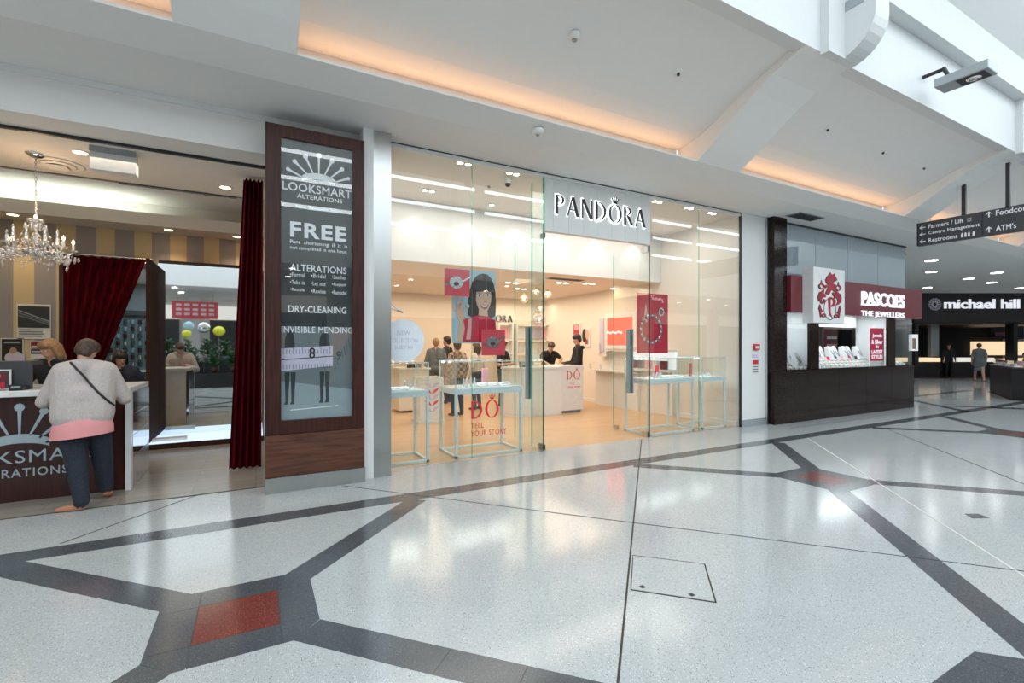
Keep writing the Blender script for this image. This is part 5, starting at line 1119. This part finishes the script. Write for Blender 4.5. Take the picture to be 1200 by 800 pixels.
# dark island counter at the right edge
def kiosk():
    a = (20.6,6.2); t = thing('island_counter','black faceted island counter with lit case at the right edge','counter',(21.5,5.2,0))
    pts = [PZ(1160,459,0)[:2], PZ(1186,468.5,0)[:2], PZ(1235,472,0)[:2], PZ(1235,452,0)[:2]]
    MB().xy(pts,.0,.90,'black').build('body', t); c = (sum(p[0] for p in pts)/4, sum(p[1] for p in pts)/4)
    MB().xy([(c[0]+(x-c[0])*1.03,c[1]+(y-c[1])*1.03) for x, y in pts],.90,.94,'charcoal').build('top', t)
    MB().xy([(c[0]+(x-c[0])*1.06,c[1]+(y-c[1])*1.06) for x, y in pts],.002,.012,'brown_laminate').build('base_plate', t)
    MB().xy([(c[0]+(x-c[0])*.9,c[1]+(y-c[1])*.9) for x, y in pts],.941,1.12,'clear').build('glass_case', t)
    for k in range(8): 
        u = k/7; p = (pts[0][0]*(1-u)+pts[1][0]*u, pts[0][1]*(1-u)+pts[1][1]*u); p = (c[0]+(p[0]-c[0])*.8, c[1]+(p[1]-c[1])*.8); MB().cyl((p[0],p[1],.941),(p[0],p[1],1.03),.05,'paper' if k%3 else 'pink',r1=.03,n=8).build('display_cone', t)
kiosk()

# ================================================================ FLORIST STALL ACROSS THE CONCOURSE (seen in the fitting mirror)
t = thing('flower_stall','low dark flower stall seen in the fitting mirror','stall',(-1.6,-2.2,0))
MB().box(-3.4,-2.9,0,-.2,-1.7,.55,'black').build('bench', t); MB().box(-3.4,-3.0,.55,-.2,-2.5,.95,'charcoal').build('back_step', t)
random.seed(11)
pot0 = None
for k in range(11):
    x = -3.2+.30*k; back_ = k%2; y = -2.1 if not back_ else -2.75; z = .551 if not back_ else .951
    if k < 2 or True:
        p = thing('potted_plant','%s in the stall seen in the mirror, %s from its far end' % (['green leafy potted plant','pot of white flowers'][back_], ORD[k//2]),'plant',(x,y,z),group=['leafy plants on the flower stall','white flowering plants on the flower stall'][back_])
        MB().lathe((x,y,z), [(.0,0),(.07,0),(.10,.2),(.09,.2),(.085,.17),(0,.17)], 'dark_silver' if back_ else 'mid_wood', 12).build('pot', p)
        mb = MB()
        for j in range(170):
            a = random.uniform(0,2*PI); el = random.uniform(.1,1.4); r = random.uniform(.12,.42); c = Vector((x+r*math.cos(a)*math.cos(el)*.9, y+r*math.sin(a)*math.cos(el)*.7, z+.22+r*1.7*math.sin(el)))
            d = Vector((math.cos(a),math.sin(a),.5)).normalized(); n = d.cross(Vector((0,0,1))).normalized(); l = .17; mb.add([c-d*l*.5, c+n*.045, c+d*l*.6, c-n*.045], [(0,1,2,3)], 'leaf')
        mb.build('foliage', p)
        if back_:
            mb = MB()
            for j in range(14): a = random.uniform(0,2*PI); r = random.uniform(.05,.25); mb.ball((x+r*math.cos(a),y+r*math.sin(a),z+.35+random.uniform(0,.25)),.03,'petal',6,4)
            mb.build('blossom', p)
for x, y, z, r, m, lab in ((-1.25,-2.4,2.12,.20,'yellow','yellow foil balloon seen in the fitting mirror'),(-1.75,-2.5,2.25,.22,'silver_foil','silver foil balloon seen in the fitting mirror'),(-2.2,-2.2,2.3,.17,'sky_blue','pale blue balloon at the left of the fitting mirror'),(-2.25,-2.1,2.0,.15,'yellow','yellow balloon low at the left of the fitting mirror')):
    t = thing('balloon', lab, 'balloon', (x,y,z-r)); MB().ball((x,y,z),(r,r*.6,r*.95),m,20,12).build('envelope', t); MB().cyl((x,y,.56),(x,y,z-r),.003,'white_plastic',n=5).build('string', t)
t = thing('sale_banner','bright pink banner hanging across the concourse, seen in the fitting mirror','banner',(-2.2,-6,3.0)); MB().box(-3.2,-6.02,2.75,-1.5,-6.0,3.5,'coral').build('sheet', t)
mb = MB(); 
for r in range(3):
    for k in range(5): mb.box(-3.05+.3*k,-6.0,2.9+.2*r,-2.85+.3*k,-5.99,3.0+.2*r,'paper')
mb.build('print', t); MB().cyl((-3.0,-6.01,3.5),(-3.0,-6.01,4.0),.01,'grey_metal').build('wire', t); MB().cyl((-1.7,-6.01,3.5),(-1.7,-6.01,4.0),.01,'grey_metal').build('wire', t)
# ================================================================ PEOPLE
def capsule(p0, p1, r0, r1, sx=1, n=12):
    """closed tapered capsule"""
    p0, p1 = Vector(p0), Vector(p1); u, v, w = frame(p0, p1); rows = []
    for k in range(1, 5): a = -PI/2+PI/2*k/4; rows.append((p0+w*r0*math.sin(a), r0*math.cos(a)))
    for k in range(0, 4): a = PI/2*k/4; rows.append((p1+w*r1*math.sin(a), r1*math.cos(a)))
    vs = [p0-w*r0]; 
    for c, r in rows:
        for j in range(n): t = 2*PI*j/n; vs.append(c+u*math.cos(t)*r+v*math.sin(t)*r)
    vs.append(p1+w*r1); fs = []
    for j in range(n): fs.append((0,1+(j+1)%n,1+j)); fs.append((len(vs)-1,len(vs)-1-n+j,len(vs)-1-n+(j+1)%n))
    for i in range(len(rows)-1):
        for j in range(n): fs.append((1+i*n+j,1+i*n+(j+1)%n,1+(i+1)*n+(j+1)%n,1+(i+1)*n+j))
    return vs, fs
def blob(name, prims, voxel, parent, rule=None, smooth=2, label=None):
    """prims: (material, p0, p1, r0, r1). One continuous surface, zones of material by the nearest limb"""
    vs, fs = [], []
    for m, p0, p1, r0, r1 in prims:
        a, b = capsule(p0, p1, r0, r1); o = len(vs); vs += a; fs += [tuple(i+o for i in f) for f in b]
    me = bpy.data.meshes.new(name); me.from_pydata([tuple(v) for v in vs], [], fs); o = bpy.data.objects.new(name, me); C.objects.link(o)
    r = o.modifiers.new('r','REMESH'); r.mode = 'VOXEL'; r.voxel_size = voxel; s = o.modifiers.new('s','SMOOTH'); s.factor = .5; s.iterations = smooth
    dg = bpy.context.evaluated_depsgraph_get(); new = bpy.data.meshes.new_from_object(o.evaluated_get(dg)); o.modifiers.clear(); o.data = new; bpy.data.meshes.remove(me)
    names = []; 
    for p in prims:
        if p[0] not in names: names.append(p[0])
    if rule: 
        for n in rule('list'): 
            if n not in names: names.append(n)
    for n in names: new.materials.append(M[n])
    segs = [(p[0], Vector(p[1]), Vector(p[2]), p[3], p[4]) for p in prims]
    vm = []
    for v in new.vertices:
        best = 1e9; bm_ = None; c = v.co
        for m, a, b, r0, r1 in segs:
            ab = b-a; l = ab.length_squared; t = 0 if l == 0 else max(0,min(1,(c-a).dot(ab)/l)); d = (c-a-ab*t).length-(r0+(r1-r0)*t)
            if d < best: best = d; bm_ = m
        if rule: bm_ = rule(bm_, c) or bm_
        vm.append(names.index(bm_))
    for p in new.polygons: p.material_index = vm[p.vertices[0]]; p.use_smooth = True
    new.update(); o.parent = parent
    if label: o['label'] = label
    return o
def human(name, label, loc, rz, H=1.7, top='black_cloth', bottom='navy', shoe='brown_shoe', hair='hair_brown', skin='skin', lean=0, head_pitch=0, head_yaw=0,
          handL=None, handR=None, elbL=None, elbR=None, footL=(.0,0), footR=(.0,0), sleeve='long', fat=1.0, hairstyle='short', voxel=.014, hem=None, detail=False, skirt=None, heelR=0, extra=None, leg=1.0, toeL=None):
    """faces local +Y; x+ is the figure's own right... mirrored: x+ = right hand side when looking along +Y"""
    s = H/1.70; t = thing(name, label, 'person', loc, rz, local=True)
    cl, sl = math.cos(lean), math.sin(lean); pv = Vector((0,0,.95*s))
    def up(x, y, z):
        q = Vector((x*s, y*s, z*s))-pv; return pv+Vector((q.x, q.y*cl+q.z*sl, -q.y*sl+q.z*cl))
    P = []; V = lambda *a: Vector(a)*s
    hipz = .90
    hip = {1: V(.085*fat,0,hipz), -1: V(-.085*fat,0,hipz)}
    for sd, ft in ((1,footR),(-1,footL)):
        fx, fy = ft; hl = heelR if sd == 1 else 0
        ank = V(.10*sd*fat+fx*sd, fy-.01, .09+hl*.8); kn = V(.095*sd*fat+fx*sd*.5, fy*.5+.03, .48)
        P += [(bottom, hip[sd], kn, .092*s*fat*leg**.5, .060*s*fat*leg), (bottom, kn, ank, .062*s*fat*leg, .048*s*leg)]
        if toeL and sd == -1:
            tv = Vector((toeL[0],toeL[1],0)).normalized()*s; P += [(shoe, ank+V(0,0,-.05), ank+tv*.12+V(0,0,-.058), .036*s, .032*s), (shoe, ank+tv*.10+V(0,0,-.058), ank+tv*.19+V(0,0,-.066), .034*s, .022*s)]; continue
        P += [(shoe, ank+V(0,-.02,-.045), ank+V(0,.12,-.055 if not hl else -.09), .036*s, .034*s), (shoe, ank+V(.01*sd,.10,-.055 if not hl else -.085), ank+V(.012*sd,.17,-.062 if not hl else -.09), .036*s, .026*s)]
    f = fat
    P += [(bottom, V(-.075*f,-.015,.93), V(.075*f,-.015,.93), .105*s*f, .105*s*f)]
    for sd in (-1,1):
        P += [(top, V(.07*sd*f,0,1.0), up(.08*sd*f,0,1.16), .10*s*f, .10*s*f), (top, up(.08*sd*f,0,1.16), up(.10*sd,.0,1.32), .10*s*f, .105*s), (top, up(.03*sd,0,1.42), up(.155*sd,0,1.385), .06*s, .062*s)]
    P += [(top, up(-.05*f,.015*f,1.10), up(.05*f,.015*f,1.10), .105*s*f, .105*s*f)]
    sh = {1: up(.175,0,1.38), -1: up(-.175,0,1.38)}
    for sd, hd, el in ((1,handR,elbR),(-1,handL,elbL)):
        S_ = sh[sd]; E_ = V(*el) if el else V(.245*sd*(.6+.4*f),-.03,1.10); Hn = V(*hd) if hd else V(.24*sd*(.6+.4*f),.06,.86)
        am = top; fm = top if sleeve == 'long' else skin
        mid = S_.lerp(E_, .72)
        if sleeve == 'long': P += [(top, S_, E_, .060*s*(.5+.5*f), .047*s), (top, E_, Hn, .047*s, .034*s)]
        else: P += [(top, S_, mid, .060*s*(.5+.5*f), .052*s), (skin, mid, E_, .044*s, .040*s), (skin, E_, Hn, .040*s, .027*s)]
        d = (Hn-E_).normalized(); side = d.cross(Vector((0,0,1))); side = side.normalized() if side.length > .1 else Vector((0,1,0))
        k = Hn+d*.07*s; P += [(skin, Hn, k+side*.018*s, .024*s, .016*s), (skin, Hn, k-side*.018*s, .024*s, .016*s)]
        for i, ln in enumerate((.060,.074,.070,.055)):
            o_ = side*(.028-.0185*i)*s; a = k+o_; b = a+d*ln*.55*s; c = b+(d+Vector((0,0,-.55))).normalized()*ln*.5*s; P += [(skin,a,b,.0092*s,.0088*s),(skin,b,c,.0088*s,.0078*s)]
        th = Hn+d*.02*s+side*.02*s*(-sd); P += [(skin, th, th+(d*.6+side*(-sd)*.8).normalized()*.05*s, .013*s, .010*s)]
    neck = up(0,.0,1.42); 
    hc = up(0,.02,1.585)
    ey, ep = head_yaw, head_pitch-0*lean
    Rh = Matrix.Rotation(ey,3,'Z') @ Matrix.Rotation(-ep,3,'X')
    def hp(x, y, z): return hc+Rh@(Vector((x,y,z))*s)
    P += [(skin, neck, hp(0,-.01,-.07), .056*s, .052*s)]
    P += [(skin, hp(0,.0,.035), hp(0,-.015,.035), .082*s, .085*s), (skin, hp(0,.01,-.01), hp(0,.025,-.045), .072*s, .060*s), (skin, hp(0,.045,-.075), hp(0,.055,-.085), .036*s, .030*s),
          (skin, hp(0,.090,.018), hp(0,.108,-.022), .009*s, .013*s), (skin, hp(-.076,-.005,-.005), hp(-.080,-.008,-.03), .012*s, .009*s), (skin, hp(.076,-.005,-.005), hp(.080,-.008,-.03), .012*s, .009*s),
          (skin, hp(-.02,.075,-.055), hp(.02,.075,-.055), .016*s, .016*s)]
    if skirt:
        for k in range(10): a = 2*PI*k/10; P.append((skirt[0], V(.07*math.cos(a),.05*math.sin(a),.95), V(.15*math.cos(a),.12*math.sin(a),skirt[1]), .05*s, .05*s))
    if extra: P += extra(V, up)
    hz = hem*s if hem else None
    def rule(m, c=None):
        if m == 'list': return [top, bottom]
        if m in (top, bottom) and abs(c.x) < .2*s*f and c.z > .7*s and hz:
            return top if c.z > hz else (bottom if m == top else m)
        return m
    blob('body', P, voxel, t, rule if hz else None)
    for sd in (-1,1):
        e = MB().ball(tuple(hp(.030*sd,.074,.012)), .012*s, 'paper', 8, 6).ball(tuple(hp(.030*sd,.0815,.012)), .0065*s, 'eye_dark', 8, 6).build('eye', t)
        MB().tube([tuple(hp((.030+.02*i)*sd,.083-.004*abs(i),.036)) for i in (-1,0,1)], .0035*s, hair, 5).build('eyebrow', t)
    MB().tube([tuple(hp(.02*i,.090-.003*abs(i),-.058)) for i in (-1,0,1)], [.002*s,.005*s,.002*s], 'lip', 6).build('mouth', t)
    hr = []
    r = .088*s
    hr += [(hair, hp(0,-.005,.052), hp(0,-.030,.048), r, r*1.03), (hair, hp(0,-.045,.02), hp(0,-.05,-.02), .078*s, .066*s), (hair, hp(-.04,.045,.085), hp(.04,.045,.085), .036*s, .036*s)]
    for sd in (-1,1): hr.append((hair, hp(.062*sd,-.01,.045), hp(.068*sd,-.02,.0), .03*s, .024*s))
    if hairstyle in ('short_full',):
        for k in range(16):
            a = 2*PI*k/16; hr.append((hair, hp(.062*math.cos(a),-.015+.055*math.sin(a),.075), hp(.072*math.cos(a),-.02+.065*math.sin(a),.04), .035*s, .030*s))
        hr.append((hair, hp(-.03,-.05,-.01), hp(.03,-.05,-.045), .055*s, .05*s))
    if hairstyle == 'long':
        for sd in (-1,1): hr += [(hair, hp(.070*sd,-.005,.04), hp(.085*sd,-.005,-.09), .032*s, .036*s), (hair, hp(.085*sd,-.005,-.09), hp(.08*sd,.0,-.17), .036*s, .018*s)]
        hr += [(hair, hp(-.04,-.06,.0), hp(-.045,-.065,-.16), .06*s, .035*s), (hair, hp(.04,-.06,.0), hp(.045,-.065,-.16), .06*s, .035*s), (hair, hp(-.05,.055,.075), hp(.05,.06,.060), .030*s, .028*s)]
    if hairstyle == 'bun': hr.append((hair, hp(0,-.10,.05), hp(0,-.12,.06), .04*s, .035*s))
    blob('hair', hr, .010, t, smooth=1)
    t['_hc'] = list(hc); return t, up, V, hp

# customer at the counter: seen from behind, leaning on the counter top
cx_, cy_ = -1.47, 6.00
def custx(V, up): return []
cust, up, V, hp = human('person', 'woman in beige knit cardigan and navy trousers leaning on the service counter', (cx_,cy_,0), .10, H=1.64, top='pink_shirt', bottom='navy', shoe='tan_shoe', hair='hair_brown', lean=.30, head_pitch=.7, head_yaw=-.35,
    fat=1.15, footL=(-.12,-.10), footR=(.04,.20), heelR=.04, hairstyle='short_full', voxel=.011, hem=.90, leg=1.3, toeL=(-1,.25), elbL=(-.31,.15,1.06), elbR=(.31,.15,1.06), handL=(-.20,.50,1.17), handR=(.18,.52,1.17), sleeve='long')
def cardigan():
    f = 1.12; P = []; k = 'knit'
    for sd in (-1,1):
        P += [(k, V(.095*sd,-.01,.93), up(.09*sd,-.01,1.10), .15, .155), (k, V(.13*sd,.0,.885), V(.13*sd,.0,.93), .105, .11), (k, V(.03*sd,-.015,.90), up(.03*sd,-.01,1.10), .145, .15), (k, V(-.12,-.03,.86), V(.12,-.03,.86), .085, .085), (k, up(.085*sd*f,0,1.12), up(.12*sd,.0,1.32), .14*f, .135), (k, up(.03*sd,-.01,1.43), up(.17*sd,0,1.385), .075, .085)]
        S_ = up(.185*sd,0,1.37); E_ = V(.31*sd,.15,1.06); Hn = V(.18*sd,.47,1.165)
        P += [(k, S_, E_, .080, .066), (k, E_, Hn, .066, .044)]
    P += [(k, up(-.07,-.03,1.10), up(.07,-.03,1.10), .145, .145), (k, up(-.03,-.03,1.445), up(.03,-.03,1.445), .05, .05)]
    c = blob('cardigan', P, .012, cust, smooth=3, label='loose beige knitted cardigan')
cardigan()
# blouse hem below the cardigan, bag strap across the back
MB().lathe((0,0,0), [], 'pink_shirt')
hem = MB(); n = 28; prof = [(.685,1.04),(.76,1.03),(.82,.96),(.87,.80)]; vs = []
for z, k in prof:
    for j in range(n): a = 2*PI*j/n; vs.append(((.225*k)*math.cos(a), -.015+(.165*k)*math.sin(a), z*.976+.03+.02*math.cos(a)))
hem.add(vs, [(i*n+j, i*n+(j+1)%n, (i+1)*n+(j+1)%n, (i+1)*n+j) for i in range(3) for j in range(n)], 'pink_shirt', True); hem.build('blouse_hem', cust, label='pink blouse hem')
def strap():
    import mathutils
    body = [c for c in cust.children if c.name.startswith('cardigan')][0]
    bpy.context.view_layer.update(); dg = bpy.context.evaluated_depsgraph_get(); pts = []
    bv = mathutils.bvhtree.BVHTree.FromPolygons([v.co for v in body.data.vertices], [list(p.vertices) for p in body.data.polygons])
    for i in range(15):
        u = i/14; x = -.10+.36*u; z = 1.40-.46*u
        h = bv.ray_cast(Vector((x,-1,z)), Vector((0,1,0)))
        if h[0] is not None: pts.append(Vector((x, h[0].y-.006, z)))
    if len(pts) > 2: MB().tube(pts, .011, 'black', 8).build('bag_strap', cust, label='thin black cross-body strap')
strap()
# blond assistant, dark haired woman behind the counter
human('person','blond assistant with long hair looking down behind the service counter',(-2.20,8.0,0),PI-.35,H=1.64,top='black_cloth',bottom='black_cloth',hair='hair_blond',hairstyle='long',lean=.18,head_pitch=.45,head_yaw=-.3,voxel=.012,elbL=(-.27,.12,1.13),elbR=(.27,.12,1.13),handL=(-.15,.35,1.10),handR=(.12,.36,1.10))
human('person','dark haired woman in navy seen low behind the counter by the swagged curtain',(PY(149,430,8.9)[0],8.9,0),PI*.9,H=1.50,top='navy',bottom='black_cloth',hair='hair_black',hairstyle='long',lean=.25,head_pitch=.5,head_yaw=.8)
# people in the jewellery shop
def at(px, Y): return PY(px,405,Y)[0]
human('person','shop assistant in a black polo shirt standing right of the woman banner',(at(589,10.9),10.9,0),PI*1.15,H=1.68,top='black_cloth',bottom='grey_cloth',hair='hair_brown',sleeve='short',head_pitch=.35,handL=(-.15,.30,1.10),handR=(.12,.32,1.12),elbL=(-.28,.05,1.08),elbR=(.28,.05,1.08))
human('person','customer in a brown plaid jacket half hidden by the woman banner',(at(536,9.9),9.9,0),.2,H=1.66,top='plaid',bottom='navy',hair='hair_brown',fat=1.12,hem=.86)
human('person','shopper in a cream shirt and jeans below the woman banner',(at(559,10.6),10.6,0),.5,H=1.62,top='cream_shirt',bottom='jeans',hair='hair_brown',hairstyle='long',fat=1.0)
human('person','person in a long grey coat at the back left of the shop',(at(511,11.9),11.9,0),-.4,H=1.75,top='grey_cloth',bottom='grey_cloth',hair='hair_blond',fat=1.15,lean=.05)
human('person','dark haired person in black left of the woman banner edge',(at(524.5,12.2),12.2,0),.8,H=1.80,top='black_cloth',bottom='black_cloth',hair='hair_black')
human('person','grey haired assistant in a black polo bending over the sales counter',(at(641,10.55),10.55,0),PI-.2,H=1.72,top='black_cloth',bottom='black_cloth',hair='hair_brown',sleeve='short',lean=.45,head_pitch=.7,elbL=(-.30,.25,1.20),elbR=(.30,.25,1.20),handL=(-.18,.42,1.10),handR=(.16,.44,1.10))
human('person','tall man in a black hooded top standing at the end of the sales counter',(at(677,9.72),9.72,0),1.15,H=1.84,top='black_cloth',bottom='black_cloth',hair='hair_black',head_pitch=.35,elbL=(-.25,.08,1.05),elbR=(.25,.08,1.05),handL=(-.15,.34,1.02),handR=(.12,.36,1.02),extra=lambda V, up: [('black_cloth', up(-.06,-.10,1.40), up(.06,-.10,1.40), .055, .055)])
# far people
human('person','woman in a grey dress walking in front of the black shop front',(28.3,8.7,0),-1.1,H=1.66,top='grey_cloth',bottom='skin',shoe='tan_shoe',hair='hair_brown',footL=(.0,.30),footR=(0,-.28),sleeve='short',voxel=.02,skirt=('grey_cloth',.50), extra=lambda V, up: [('grey_cloth', V(-.08,-.01,.93), V(.08,-.01,.93), .125, .125), ('grey_cloth', V(-.07,0,.72), V(.07,0,.72), .15, .15), ('grey_cloth', V(-.07,-.02,.85), V(.07,-.02,.85), .14, .14)])
p = PY(1196,440,4.9)
human('person','person in a pink top behind the black island counter at the right edge',(25.6,6.6,0),2.0,H=1.30,top='pink',bottom='black_cloth',hair='hair_black',voxel=.02,lean=.2)
human('person','person in black standing inside the black shop front',(PZ(1112,441,0)[0],PZ(1112,441,0)[1],0),2.2,H=1.65,top='black_cloth',bottom='black_cloth',hair='hair_black',voxel=.02)
for o in SC.objects:
    for k in ('_o','_hc'):
        if k in o: del o[k]
